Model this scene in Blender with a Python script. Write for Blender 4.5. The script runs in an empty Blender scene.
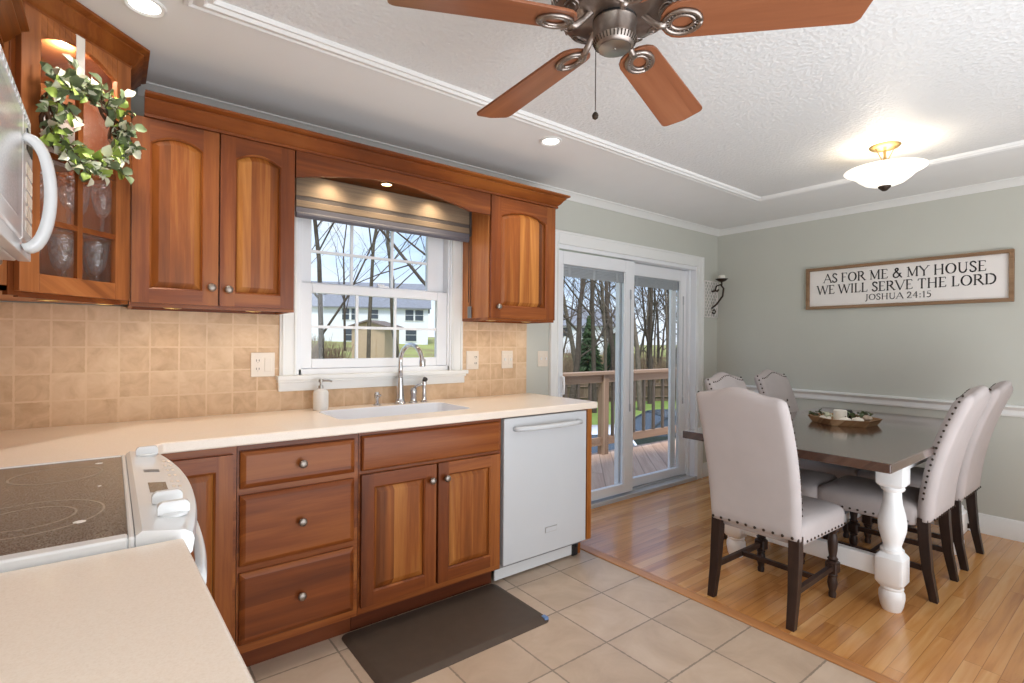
import bpy, bmesh, math, random
from mathutils import Matrix, Vector
random.seed(7)
S = bpy.context.scene
COL = S.collection
PI = math.pi

# ------------------------------------------------------------------ camera, sky, lights, exposure
yaw, roll, EYE = math.radians(52.125), math.radians(.487), 1.266
fw = Vector((math.cos(yaw), math.sin(yaw), 0)); r0 = Vector((math.sin(yaw), -math.cos(yaw), 0)); u0 = Vector((0, 0, 1))
rt = r0*math.cos(roll) + u0*math.sin(roll); up = u0*math.cos(roll) - r0*math.sin(roll)
cd = bpy.data.cameras.new('camera'); cam = bpy.data.objects.new('camera', cd); COL.objects.link(cam)
cam.matrix_world = Matrix(((rt.x, up.x, -fw.x, 0), (rt.y, up.y, -fw.y, 0), (rt.z, up.z, -fw.z, EYE), (0, 0, 0, 1)))
cd.sensor_width = 36; cd.lens = 514.6*36/1024; cd.clip_start = .02; cd.clip_end = 400
S.camera = cam
vs = S.view_settings
vs.view_transform = 'Standard'; vs.look = 'None'; vs.gamma = 1; vs.exposure = 0.5
try: vs.use_curve_mapping = False
except Exception: pass
cy = S.cycles
cy.use_denoising = True; cy.max_bounces = 10; cy.diffuse_bounces = 5; cy.glossy_bounces = 5
cy.transparent_max_bounces = 16; cy.transmission_bounces = 8; cy.sample_clamp_indirect = 6; cy.caustics_reflective = False; cy.caustics_refractive = False

W = bpy.data.worlds.new('sky'); S.world = W; W.use_nodes = True
wt = W.node_tree; wt.nodes.clear()
def wn(t): return wt.nodes.new(t)
wo = wn('ShaderNodeOutputWorld'); wb = wn('ShaderNodeBackground'); tc = wn('ShaderNodeTexCoord'); sx = wn('ShaderNodeSeparateXYZ')
wr = wn('ShaderNodeValToRGB'); wm = wn('ShaderNodeMix'); wm.data_type = 'RGBA'; wz = wn('ShaderNodeTexNoise'); wq = wn('ShaderNodeValToRGB')
wt.links.new(tc.outputs['Generated'], sx.inputs[0]); wt.links.new(sx.outputs['Z'], wr.inputs[0])
e = wr.color_ramp.elements
e[0].position = 0; e[0].color = (.66, .73, .83, 1); e[1].position = .45; e[1].color = (.26, .42, .74, 1)
m_ = e.new(.13); m_.color = (.46, .60, .82, 1)
wmap = wn('ShaderNodeMapping'); wmap.inputs['Scale'].default_value = (1.5, 1.5, 5)
wt.links.new(tc.outputs['Generated'], wmap.inputs[0]); wt.links.new(wmap.outputs[0], wz.inputs['Vector'])
wz.inputs['Scale'].default_value = 1.6; wz.inputs['Detail'].default_value = 5
wt.links.new(wz.outputs[0], wq.inputs[0]); wq.color_ramp.elements[0].position = .45; wq.color_ramp.elements[1].position = .68
wt.links.new(wq.outputs[0], wm.inputs[0]); wt.links.new(wr.outputs[0], wm.inputs[6]); wm.inputs[7].default_value = (.74, .77, .82, 1)
wt.links.new(wm.outputs[2], wb.inputs[0]); wb.inputs[1].default_value = 1.2; wt.links.new(wb.outputs[0], wo.inputs[0])

def lamp(name, kind, loc, power, color=(1, 1, 1), size=.1, target=None, size_y=None, spot=None, blend=.5):
    d = bpy.data.lights.new(name, kind); d.energy = power; d.color = color
    if kind == 'AREA':
        d.size = size
        if size_y: d.shape = 'RECTANGLE'; d.size_y = size_y
    elif kind == 'SUN': d.angle = size
    else: d.shadow_soft_size = size
    if spot: d.spot_size = spot; d.spot_blend = blend
    o = bpy.data.objects.new(name, d); COL.objects.link(o); o.location = loc
    if target is not None:
        o.rotation_euler = (Vector(target)-Vector(loc)).to_track_quat('-Z', 'Y').to_euler()
    return o
lamp('hazy_sun', 'SUN', (0, 0, 30), 3.0, (1, .97, .92), math.radians(12), (8, 14, 0))
# added fill lamps out of view: rear daylight, flash and floor bounce stand-ins
lamp('rear_fill_light', 'AREA', (1.6, -2.45, 1.4), 22, (.95, .98, 1), 2.0, (2.2, 2.0, 1.2), 1.3)
lamp('camera_fill_light', 'AREA', (-.1, -.35, 1.9), 3, (.97, .98, 1), .9, (1.8, 2.6, 1.3))
lamp('ceiling_fill_light', 'AREA', (1.65, -.85, .5), 60, (.84, .92, 1), 3.3, (1.7, -.1, 2.4), 1.9)

# ------------------------------------------------------------------ material helpers
class NT:
    def __init__(s, name):
        s.m = bpy.data.materials.new(name); s.m.use_nodes = True; s.t = s.m.node_tree
        s.b = s.t.nodes['Principled BSDF']; s.out = s.t.nodes['Material Output']
    def n(s, t): return s.t.nodes.new(t)
    def l(s, a, b): s.t.links.new(a, b)
    def math(s, op, a, b=None, c=None):
        n = s.n('ShaderNodeMath'); n.operation = op
        for i, v in enumerate((a, b, c)):
            if v is None: continue
            if isinstance(v, (int, float)): n.inputs[i].default_value = v
            else: s.l(v, n.inputs[i])
        return n.outputs[0]
    def xyz(s):
        c = s.n('ShaderNodeTexCoord'); x = s.n('ShaderNodeSeparateXYZ'); s.l(c.outputs['Object'], x.inputs[0])
        return c.outputs['Object'], x.outputs[0], x.outputs[1], x.outputs[2]
    def comb(s, x, y, z):
        n = s.n('ShaderNodeCombineXYZ')
        for i, v in enumerate((x, y, z)):
            if isinstance(v, (int, float)): n.inputs[i].default_value = v
            else: s.l(v, n.inputs[i])
        return n.outputs[0]
    def noise(s, vec, scale, detail=3, rough=.5, dist=0):
        n = s.n('ShaderNodeTexNoise'); s.l(vec, n.inputs['Vector']); n.inputs['Scale'].default_value = scale
        n.inputs['Detail'].default_value = detail; n.inputs['Roughness'].default_value = rough; n.inputs['Distortion'].default_value = dist
        return n.outputs[0]
    def white(s, vec):
        n = s.n('ShaderNodeTexWhiteNoise'); n.noise_dimensions = '3D'; s.l(vec, n.inputs['Vector']); return n.outputs['Value']
    def ramp(s, f, cols):
        n = s.n('ShaderNodeValToRGB'); s.l(f, n.inputs[0]); el = n.color_ramp.elements
        while len(el) < len(cols): el.new(.5)
        for k, (p, c) in enumerate(cols): el[k].position = p; el[k].color = (*c, 1)
        return n.outputs[0]
    def mix(s, f, a, b, mode='MIX'):
        n = s.n('ShaderNodeMix'); n.data_type = 'RGBA'; n.blend_type = mode
        for i, v in ((0, f), (6, a), (7, b)):
            if isinstance(v, (int, float)): n.inputs[i].default_value = v
            elif isinstance(v, tuple): n.inputs[i].default_value = (*v, 1)
            else: s.l(v, n.inputs[i])
        return n.outputs[2]
    def bump(s, h, strength=.3, dist=.002):
        n = s.n('ShaderNodeBump'); s.l(h, n.inputs['Height']); n.inputs['Strength'].default_value = strength
        n.inputs['Distance'].default_value = dist; s.l(n.outputs[0], s.b.inputs['Normal'])
    def set(s, rough=None, metal=None, spec=None, coat=None, col=None):
        if col is not None:
            if isinstance(col, tuple): s.b.inputs['Base Color'].default_value = (*col, 1)
            else: s.l(col, s.b.inputs['Base Color'])
        if rough is not None: s.b.inputs['Roughness'].default_value = rough
        if metal is not None: s.b.inputs['Metallic'].default_value = metal
        if spec is not None: s.b.inputs['Specular IOR Level'].default_value = spec
        if coat is not None: s.b.inputs['Coat Weight'].default_value = coat; s.b.inputs['Coat Roughness'].default_value = .12
        return s.m

def sr(r, g, b):
    f = lambda c: (c/255/12.92) if c <= 10 else ((c/255+.055)/1.055)**2.4
    return (f(r), f(g), f(b))

def plain(name, col, rough=.5, metal=0, spec=.5, vary=.06, scale=6, bump=0, coat=None):
    n = NT(name); v, x, y, z = n.xyz(); k = n.noise(v, scale, 4)
    c = n.ramp(k, [(.3, tuple(q*(1-vary) for q in col)), (.7, tuple(min(1, q*(1+vary)) for q in col))])
    if bump: n.bump(n.noise(v, scale*12, 3), bump, .002)
    return n.set(rough, metal, spec, coat, c)

def emit(name, col, strength):
    n = NT(name); n.b.inputs['Emission Color'].default_value = (*col, 1); n.b.inputs['Emission Strength'].default_value = strength
    return n.set(.5, col=col)

def wood(name, axis, dark, mid, light, bw=.075, seam=0, rough=.36, board=.75, coat=.06, grain=1.0):
    n = NT(name); v, x, y, z = n.xyz()
    oi = n.n('ShaderNodeObjectInfo'); rnd = n.math('MULTIPLY', oi.outputs['Random'], 37.0)
    if axis == 'z': ac = n.math('ADD', x, n.math('MULTIPLY', y, .83)); st = n.comb(n.math('MULTIPLY', ac, 22), 0, n.math('MULTIPLY', z, 1.3))
    elif axis == 'x': ac = n.math('ADD', z, n.math('MULTIPLY', y, .9)); st = n.comb(n.math('MULTIPLY', ac, 22), 0, n.math('MULTIPLY', x, 1.3))
    else: ac = n.math('ADD', z, n.math('MULTIPLY', x, .9)); st = n.comb(n.math('MULTIPLY', ac, 22), 0, n.math('MULTIPLY', y, 1.3))
    acr = n.math('ADD', n.math('DIVIDE', ac, bw), rnd); bi = n.math('FLOOR', acr)
    tone = n.white(n.comb(bi, rnd, 3.1))
    sh = n.n('ShaderNodeVectorMath'); sh.operation = 'ADD'; n.l(st, sh.inputs[0]); n.l(n.comb(n.math('MULTIPLY', tone, 40), rnd, n.math('MULTIPLY', tone, 9)), sh.inputs[1])
    g = n.noise(sh.outputs[0], .55, 6, .55, .9); fine = n.noise(sh.outputs[0], 6, 3, .6, .3)
    k = n.math('ADD', n.math('MULTIPLY', tone, board*.5), n.math('ADD', n.math('MULTIPLY', n.math('SUBTRACT', g, .5), 1.1*grain), n.math('MULTIPLY', n.math('SUBTRACT', fine, .5), .22*grain)))
    k = n.math('ADD', k, .5-board*.25)
    c = n.ramp(k, [(.12, dark), (.5, mid), (.9, light)])
    n.bump(fine, .05, .001)
    return n.set(rough, 0, .28, coat, c)

M = {}
CH = (sr(76, 36, 15), sr(140, 77, 31), sr(196, 132, 66))
CHB = (sr(70, 32, 14), sr(124, 63, 26), sr(172, 104, 48))
M['cherry_v'] = wood('cherry_vertical', 'z', *CH)
M['cherry_h'] = wood('cherry_horizontal', 'x', *CHB, bw=.11, board=.5, grain=.7)
M['cherry_y'] = wood('cherry_depth', 'y', *CH)
M['cherry_frame'] = wood('cherry_stile', 'z', *CHB, bw=.6, board=.5)
M['cherry_lit'] = wood('lit_cherry_stile', 'z', sr(120, 66, 34), sr(172, 104, 56), sr(206, 144, 88), bw=.6, board=.5)  # cherry brightened: light on the corner door and right cabinet put into the colour
M['cherry_lit_rail'] = wood('lit_cherry_rail', 'x', sr(120, 66, 34), sr(172, 104, 56), sr(206, 144, 88), bw=.6, board=.5)
M['cherry_rail'] = wood('cherry_rail', 'x', *CHB, bw=.6, board=.5)
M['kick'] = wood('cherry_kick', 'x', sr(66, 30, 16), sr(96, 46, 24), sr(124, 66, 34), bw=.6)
M['fan_wood'] = wood('fan_blade_wood', 'x', sr(104, 60, 40), sr(142, 88, 60), sr(170, 114, 82), bw=.5, rough=.3, board=.2, grain=.8)
M['darkwood'] = wood('espresso_wood', 'z', sr(30, 20, 17), sr(50, 35, 29), sr(72, 53, 44), bw=.4, rough=.4)
M['tabletop'] = wood('table_top_wood', 'x', sr(42, 26, 20), sr(70, 46, 35), sr(98, 70, 55), bw=.14, rough=.2, board=.35, coat=1.0)
M['tray_wood'] = wood('tray_wood', 'x', sr(116, 82, 54), sr(164, 126, 90), sr(196, 162, 124), bw=.05, rough=.6, coat=0)
M['sign_wood'] = wood('sign_frame_wood', 'y', sr(92, 66, 44), sr(130, 100, 74), sr(160, 130, 102), bw=.3, rough=.6, coat=0)
M['deck'] = None
M['wall'] = plain('sage_wall_paint', sr(196, 196, 187), .7, vary=.015, bump=.04, scale=3)
M['white'] = plain('white_trim_paint', sr(232, 232, 230), .35, vary=.01)
M['vinyl'] = plain('white_vinyl', sr(232, 233, 236), .3, vary=.01)
M['appl'] = plain('white_appliance_enamel', sr(224, 225, 226), .22, vary=.008, coat=.3)
M['dwdoor'] = plain('dimmed_white_enamel', sr(202, 204, 207), .25, vary=.006, coat=.2)  # white enamel darkened: dimmer light on the dishwasher front put into the colour
M['mwdoor'] = plain('glossy_white_door', sr(242, 243, 244), .12, vary=.008, coat=.3)
M['mwglass'] = plain('pale_mesh_glass', sr(214, 214, 216), .12, vary=.12, scale=300)
M['ceil'] = plain('flat_ceiling_paint', sr(234, 234, 233), .85, vary=.01)
M['steel'] = plain('brushed_nickel', sr(176, 172, 166), .3, 1, vary=.03)
M['knob'] = plain('hammered_pewter_knob', sr(158, 148, 140), .36, 1, vary=.15, scale=120, bump=.3)
M['chrome'] = plain('polished_chrome', sr(205, 205, 208), .12, 1, vary=.02)
M['pewter'] = plain('antique_pewter', sr(158, 147, 140), .36, 1, vary=.18, scale=40)
M['iron'] = plain('dark_bronze_iron', sr(62, 50, 40), .5, .6, vary=.2, scale=30)
M['brass'] = plain('satin_brass', sr(190, 160, 105), .35, .9, vary=.05)
M['black'] = plain('black_plastic', sr(28, 28, 30), .4, vary=.1)
M['grey'] = plain('grey_plastic', sr(120, 120, 122), .4, vary=.05)
M['fabric'] = plain('blush_grey_linen', sr(184, 175, 173), .9, vary=.03, scale=9, bump=.12, spec=.2)
M['fabric2'] = plain('beige_linen_front', sr(196, 178, 160), .9, vary=.03, scale=9, bump=.12, spec=.2)
M['tableleg'] = plain('white_table_paint', sr(236, 236, 236), .35, vary=.015)
M['ceramic'] = plain('white_ceramic', sr(232, 230, 226), .25, vary=.02)
M['sink'] = plain('white_sink_enamel', sr(232, 234, 240), .2, vary=.01)
M['mat'] = plain('brown_rubber_mat', sr(78, 64, 53), .6, vary=.07, scale=20, bump=.15)
M['blue'] = plain('blue_tag', sr(110, 140, 190), .5)
M['plate'] = plain('outlet_plate_plastic', sr(226, 214, 200), .35, vary=.01)
M['slot'] = plain('socket_slot', sr(80, 72, 66), .5)
M['candle'] = plain('ivory_wax', sr(238, 232, 220), .5, vary=.02)
M['signboard'] = plain('white_sign_board', sr(236, 230, 226), .6, vary=.015)
M['ink'] = plain('black_lettering', sr(40, 37, 36), .6, vary=.02)
M['ribbon'] = plain('white_ribbon', sr(240, 232, 222), .7, vary=.03)
M['leaf'] = plain('eucalyptus_green', sr(104, 118, 82), .5, vary=.35, scale=25)
M['leaf_lime'] = plain('lime_leaf', sr(150, 172, 78), .5, vary=.25, scale=25)
M['leaf_pale'] = plain('silvery_leaf', sr(214, 214, 190), .45, vary=.12, scale=25)
M['twig'] = plain('vine_twig', sr(84, 58, 38), .8, vary=.3, scale=30)
M['trackm'] = plain('light_aluminium_track', sr(186, 187, 190), .4, vary=.04)
M['blindgrey'] = plain('raised_mini_blind', sr(170, 172, 178), .5, vary=.05)
M['bark'] = plain('grey_brown_bark', sr(104, 93, 82), .95, vary=.25, scale=8, spec=.1)
M['bark2'] = plain('dark_bark', sr(80, 70, 62), .95, vary=.25, scale=8, spec=.1)
M['brush'] = plain('dry_brush', sr(140, 116, 94), .95, vary=.3, scale=3, spec=.1)
M['evergreen'] = plain('evergreen_needles', sr(62, 80, 52), .9, vary=.3, scale=5, spec=.1)
M['siding'] = plain('white_siding', sr(232, 234, 240), .7, vary=.02)
M['roof'] = plain('grey_shingle_roof', sr(128, 130, 138), .9, vary=.12, scale=4)
M['shedwall'] = plain('tan_shed_siding', sr(196, 170, 140), .8, vary=.04)
M['shedroof'] = plain('brown_shed_roof', sr(120, 106, 98), .9, vary=.1)
M['pane_dark'] = plain('dark_window_pane', sr(66, 74, 84), .2, vary=.1)
M['carwhite'] = plain('white_car_paint', sr(226, 228, 232), .2, vary=.01, coat=.6)
M['cardark'] = plain('dark_grey_car_paint', sr(52, 56, 62), .25, .2, vary=.03, coat=.6)
M['tire'] = plain('tyre_rubber', sr(30, 30, 32), .8)
M['lensglass'] = emit('frosted_lens', (1, .97, .92), 3.2)
M['puck'] = emit('puck_lens', (1, .82, .55), 9)

def m_glass(name, tint=(1, 1, 1), gloss=1.0):
    n = NT(name); t = n.n('ShaderNodeBsdfTransparent'); t.inputs[0].default_value = (*tint, 1)
    g = n.n('ShaderNodeBsdfGlossy'); g.inputs['Roughness'].default_value = .02
    f = n.n('ShaderNodeLayerWeight'); f.inputs[0].default_value = .5; mx = n.n('ShaderNodeMixShader')
    n.l(n.math('ADD', n.math('MULTIPLY', n.math('POWER', f.outputs['Facing'], 5), .5), .02*gloss), mx.inputs[0]); n.l(t.outputs[0], mx.inputs[1]); n.l(g.outputs[0], mx.inputs[2]); n.l(mx.outputs[0], n.out.inputs[0])
    return n.m
M['glass'] = m_glass('window_glass', (.97, .98, .98))
M['cabglass'] = m_glass('cabinet_door_glass', (.97, .97, .97), 3.0)
def m_crystal():
    n = NT('crystal'); t = n.n('ShaderNodeBsdfTransparent'); t.inputs[0].default_value = (.97, .97, .98, 1)
    g = n.n('ShaderNodeBsdfGlossy'); g.inputs['Roughness'].default_value = .08; g.inputs[0].default_value = (1, .97, .93, 1)
    v, x, y, z = n.xyz(); vo = n.n('ShaderNodeTexVoronoi'); n.l(v, vo.inputs['Vector']); vo.inputs['Scale'].default_value = 90
    b = n.n('ShaderNodeBump'); b.inputs['Strength'].default_value = .8; b.inputs['Distance'].default_value = .004; n.l(vo.outputs['Distance'], b.inputs['Height']); n.l(b.outputs[0], g.inputs['Normal'])
    f = n.n('ShaderNodeLayerWeight'); f.inputs[0].default_value = .5; mx = n.n('ShaderNodeMixShader'); df = n.n('ShaderNodeBsdfDiffuse'); df.inputs[0].default_value = (.95, .93, .92, 1); m2 = n.n('ShaderNodeMixShader')
    cut = n.math('MULTIPLY', n.math('LESS_THAN', vo.outputs['Distance'], .0045*90), .10)
    n.l(n.math('ADD', n.math('MULTIPLY', n.math('POWER', f.outputs['Facing'], 3), .35), .07), mx.inputs[0]); n.l(t.outputs[0], m2.inputs[1]); n.l(df.outputs[0], m2.inputs[2]); n.l(n.math('ADD', cut, n.math('MULTIPLY', n.math('POWER', f.outputs['Facing'], 2), .35)), m2.inputs[0])
    n.l(m2.outputs[0], mx.inputs[1]); n.l(g.outputs[0], mx.inputs[2]); n.l(mx.outputs[0], n.out.inputs[0])
    return n.m
M['crystal'] = m_crystal()
def m_shade_glass():
    n = NT('alabaster_glass'); v, x, y, z = n.xyz(); k = n.noise(v, 9, 4, .6, 1.2)
    c = n.ramp(k, [(.3, (.95, .86, .72)), (.7, (1, .95, .88))]); n.l(c, n.b.inputs['Emission Color']); n.b.inputs['Emission Strength'].default_value = .72
    return n.set(.3, col=c)
M['alabaster'] = m_shade_glass()

def grid_mat(name, au, av, pitch, off, grout_w, cols, grout, rough=.5, mott=8, bump=.4, tone=.8, spec=.4, streak=None):
    n = NT(name); v, x, y, z = n.xyz(); ax = dict(x=x, y=y, z=z)
    cu = n.math('DIVIDE', n.math('SUBTRACT', ax[au], off[0]), pitch); cv = n.math('DIVIDE', n.math('SUBTRACT', ax[av], off[1]), pitch)
    r = n.white(n.comb(n.math('FLOOR', cu), n.math('FLOOR', cv), 5.5))
    def edge(c):
        fr = n.math('FRACT', c); return n.math('MINIMUM', fr, n.math('SUBTRACT', 1, fr))
    wob = n.math('MULTIPLY', n.math('SUBTRACT', n.noise(v, 60, 2), .5), grout_w/pitch*.9)
    d = n.math('ADD', n.math('MINIMUM', edge(cu), edge(cv)), wob)
    g = n.math('LESS_THAN', d, grout_w/pitch/2)
    sh = n.n('ShaderNodeVectorMath'); sh.operation = 'ADD'; n.l(v, sh.inputs[0]); n.l(n.comb(n.math('MULTIPLY', r, 17), n.math('MULTIPLY', r, 7), r), sh.inputs[1])
    k = n.noise(sh.outputs[0], mott, 5, .6, .6)
    k = n.math('ADD', n.math('MULTIPLY', r, tone*.5), n.math('MULTIPLY', n.math('SUBTRACT', k, .5), 1.1)); k = n.math('ADD', k, .5-tone*.25)
    c = n.ramp(k, cols); c = n.mix(g, c, grout)
    n.bump(n.math('SUBTRACT', n.math('MULTIPLY', n.noise(v, mott*5, 3), .2), g), bump, .002)
    return n.set(rough, 0, spec, None, c)
M['splash'] = grid_mat('travertine_tile', 'x', 'z', .1066, (.131, 1.2285), .007, [(.1, sr(184, 150, 116)), (.5, sr(212, 181, 148)), (.9, sr(228, 202, 172))], sr(220, 192, 160), .55, 14, .3, .5)
M['splash_side'] = grid_mat('travertine_tile_side', 'y', 'z', .1066, (2.733, 1.2285), .007, [(.1, sr(184, 150, 116)), (.5, sr(212, 181, 148)), (.9, sr(228, 202, 172))], sr(220, 192, 160), .55, 14, .3, .5)
M['floortile'] = grid_mat('porcelain_floor_tile', 'x', 'y', .307, (2.27, 1.462), .0075, [(.1, sr(174, 151, 130)), (.5, sr(195, 172, 150)), (.9, sr(210, 190, 170))], sr(142, 126, 110), .36, 5, .25, .35)
def m_planks(name, w, L, dark, mid, light, rough, coat, run='x'):
    n = NT(name); v, x, y, z = n.xyz()
    if run == 'd': x, y = n.math('MULTIPLY', n.math('ADD', x, y), .7071), n.math('MULTIPLY', n.math('SUBTRACT', y, x), .7071)
    row = n.math('FLOOR', n.math('DIVIDE', y, w)); rr = n.white(n.comb(row, 1.7, .3))
    cx = n.math('DIVIDE', n.math('ADD', x, n.math('MULTIPLY', rr, 5)), L); ci = n.math('FLOOR', cx)
    t = n.white(n.comb(row, ci, 2.2))
    def edge(c):
        fr = n.math('FRACT', c); return n.math('MINIMUM', fr, n.math('SUBTRACT', 1, fr))
    s1 = n.math('LESS_THAN', edge(n.math('DIVIDE', y, w)), .018 if w < .1 else .035); s2 = n.math('LESS_THAN', edge(cx), .0012)
    s = n.math('MAXIMUM', s1, s2)
    st = n.comb(n.math('ADD', n.math('MULTIPLY', x, 1.5), n.math('MULTIPLY', t, 30)), n.math('MULTIPLY', y, 24), n.math('MULTIPLY', t, 9))
    g = n.noise(st, 1.0, 6, .55, .8)
    k = n.math('ADD', n.math('MULTIPLY', t, .38), n.math('MULTIPLY', n.math('SUBTRACT', g, .5), .9)); k = n.math('ADD', k, .33)
    c = n.ramp(k, [(.1, dark), (.5, mid), (.9, light)]); c = n.mix(n.math('MULTIPLY', s, .55), c, tuple(q*.35 for q in dark))
    n.bump(n.math('SUBTRACT', n.math('MULTIPLY', g, .1), s), .12, .001)
    return n.set(rough, 0, .45, coat, c)
M['oak'] = m_planks('honey_oak_strip_floor', .057, .95, sr(152, 92, 46), sr(203, 142, 80), sr(224, 174, 114), .21, .4)
M['strip'] = wood('threshold_oak', 'y', sr(150, 96, 56), sr(186, 128, 80), sr(206, 152, 104), bw=.3, rough=.3, board=.2)
M['deck'] = m_planks('cedar_deck_boards', .14, 5, sr(160, 126, 106), sr(190, 156, 134), sr(212, 182, 160), .7, 0, run='d')
M['rail'] = wood('cedar_rail', 'x', sr(124, 96, 76), sr(154, 124, 102), sr(180, 152, 128), bw=.5, rough=.75, coat=0)
M['railv'] = wood('cedar_post', 'z', sr(124, 96, 76), sr(154, 124, 102), sr(180, 152, 128), bw=.5, rough=.75, coat=0)
M['balu'] = wood('dark_baluster_wood', 'z', sr(78, 66, 58), sr(100, 86, 76), sr(122, 106, 94), bw=.5, rough=.8, coat=0)
M['fence'] = wood('weathered_fence', 'z', sr(84, 68, 56), sr(112, 92, 76), sr(138, 116, 98), bw=.14, rough=.9, coat=0)
def m_counter():
    n = NT('almond_solid_surface'); v, x, y, z = n.xyz(); a = n.noise(v, 320, 2, .7); b = n.noise(v, 5, 3)
    c = n.ramp(a, [(.25, sr(231, 215, 198)), (.5, sr(239, 224, 209)), (.78, sr(243, 231, 218))]); c = n.mix(n.math('MULTIPLY', b, .25), c, sr(238, 222, 206))
    return n.set(.27, 0, .45, .15, c)
M['counter'] = m_counter()
def m_cooktop():
    n = NT('black_ceramic_glass'); v, x, y, z = n.xyz(); a = n.noise(v, 420, 2, .8)
    c = n.ramp(a, [(.4, sr(58, 52, 48)), (.66, sr(150, 140, 130))])
    return n.set(.12, 0, .6, None, c)
M['cooktop'] = m_cooktop()
M['ring'] = plain('burner_ring_print', sr(150, 138, 124), .2, vary=.25, scale=160)
def m_tray_ceiling():
    n = NT('embossed_ceiling_paper'); v, x, y, z = n.xyz()
    vo = n.n('ShaderNodeTexVoronoi'); n.l(v, vo.inputs['Vector']); vo.inputs['Scale'].default_value = 62
    w = n.noise(v, 110, 3, .6, 1.5); h = n.math('ADD', vo.outputs['Distance'], n.math('MULTIPLY', w, .8))
    n.bump(h, .55, .005); return n.set(.42, 0, .45, None, sr(226, 226, 226))
M['ceilpaper'] = m_tray_ceiling()
def m_zebra():
    n = NT('banded_shade_fabric'); v, x, y, z = n.xyz()
    w = n.noise(n.comb(n.math('MULTIPLY', x, 3), 0, n.math('MULTIPLY', z, 400)), 1, 3)
    return n.set(.75, 0, .2, None, n.ramp(w, [(.3, sr(118, 102, 86)), (.7, sr(146, 126, 104))]))
M['shade'] = m_zebra()
M['shade_dark'] = plain('dark_shade_band', sr(78, 70, 66), .7, vary=.05)
M['shade_bar'] = plain('slate_shade_bottom', sr(92, 90, 98), .6, vary=.05)
def m_grass():
    n = NT('lawn_grass'); v, x, y, z = n.xyz(); a = n.noise(v, .35, 4); b = n.noise(v, 9, 3)
    k = n.math('ADD', n.math('MULTIPLY', a, .6), n.math('MULTIPLY', b, .4))
    c = n.ramp(k, [(.3, sr(94, 112, 56)), (.5, sr(116, 134, 68)), (.72, sr(138, 148, 90))])
    far = n.ramp(n.math('MULTIPLY', y, .01), [(.26, (0, 0, 0)), (.34, (1, 1, 1))]); lit = n.ramp(n.noise(v, .25, 4), [(.35, sr(132, 116, 88)), (.6, sr(150, 156, 96))])
    return n.set(.95, 0, .1, None, n.mix(far, c, lit))
M['grass'] = m_grass()

# ------------------------------------------------------------------ geometry helpers
class MB:
    def __init__(s, T=None): s.bm = bmesh.new(); s.mi = 0; s.T = T
    def v(s, p):
        p = Vector(p)
        if s.T is not None: p = s.T @ p
        return s.bm.verts.new(p)
    def f(s, vs):
        try: fc = s.bm.faces.new(vs)
        except ValueError: return None
        fc.material_index = s.mi; return fc
    def box(s, x0, x1, y0, y1, z0, z1):
        c = [s.v((x, y, z)) for z in (z0, z1) for y in (y0, y1) for x in (x0, x1)]
        for q in ((0, 2, 3, 1), (4, 5, 7, 6), (0, 1, 5, 4), (2, 6, 7, 3), (0, 4, 6, 2), (1, 3, 7, 5)): s.f([c[i] for i in q])
        return s
    def loft(s, rings, closed=True, cap=(True, True), wrap=False):
        R = [[s.v(p) for p in r] for r in rings]; n = len(R[0])
        pairs = list(zip(R, R[1:])) + ([(R[-1], R[0])] if wrap else [])
        for a, b in pairs:
            for i in range(n if closed else n-1):
                j = (i+1) % n; s.f([a[i], a[j], b[j], b[i]])
        if not wrap:
            if cap[0]: s.f(list(reversed(R[0])))
            if cap[1]: s.f(R[-1])
        return s
    def lathe(s, prof, c=(0, 0, 0), seg=24, a0=0, sx=1, sy=1):
        rings = [[(c[0]+r*sx*math.cos(a0+2*PI*k/seg), c[1]+r*sy*math.sin(a0+2*PI*k/seg), c[2]+z) for k in range(seg)] for r, z in prof]
        return s.loft(rings)
    def tube(s, pts, r, seg=8, caps=True):
        pts = [Vector(p) for p in pts]; n = len(pts); rr = r if isinstance(r, (list, tuple)) else [r]*n
        rings = []; ref = None
        for i, p in enumerate(pts):
            t = (pts[min(i+1, n-1)]-pts[max(i-1, 0)]).normalized()
            if ref is None: ref = Vector((0, 0, 1)) if abs(t.z) < .9 else Vector((1, 0, 0))
            a = (ref - t*ref.dot(t)).normalized(); b = t.cross(a); ref = a
            rings.append([p + (a*math.cos(2*PI*k/seg)+b*math.sin(2*PI*k/seg))*rr[i] for k in range(seg)])
        return s.loft(rings, cap=(caps, caps))
    def prism(s, poly, fn, h0, h1):           # fn(a, b, h) -> xyz
        return s.loft([[fn(a, b, h0) for a, b in poly], [fn(a, b, h1) for a, b in poly]])
    def sphere(s, c, r, seg=12, rows=8, sz=1, half=False):
        prof = []
        for i in range(rows+1):
            t = -PI/2 + PI*i/rows if not half else PI/2*i/rows
            prof.append((max(r*math.cos(t), 1e-5), r*sz*math.sin(t)))
        return s.lathe(prof, c, seg)
    def sweep(s, path, prof, side=1, closed=False, vert=None):
        P = [Vector(p) for p in path]; n = len(P); rings = []
        for i in range(n):
            if closed: a, b = P[i-1], P[(i+1) % n]
            else: a, b = P[max(i-1, 0)], P[min(i+1, n-1)]
            d1 = (P[i]-a).normalized() if (P[i]-a).length > 1e-6 else (b-P[i]).normalized()
            d2 = (b-P[i]).normalized() if (b-P[i]).length > 1e-6 else d1
            n1 = Vector((d1.y, -d1.x))*side; n2 = Vector((d2.y, -d2.x))*side
            m = (n1+n2); m = m/m.length if m.length > 1e-6 else n1
            k = 1/max(m.dot(n1), .3)
            rings.append([(P[i].x+m.x*k*d, P[i].y+m.y*k*d, z) for d, z in prof])
        return s.loft(rings, wrap=closed)

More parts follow.
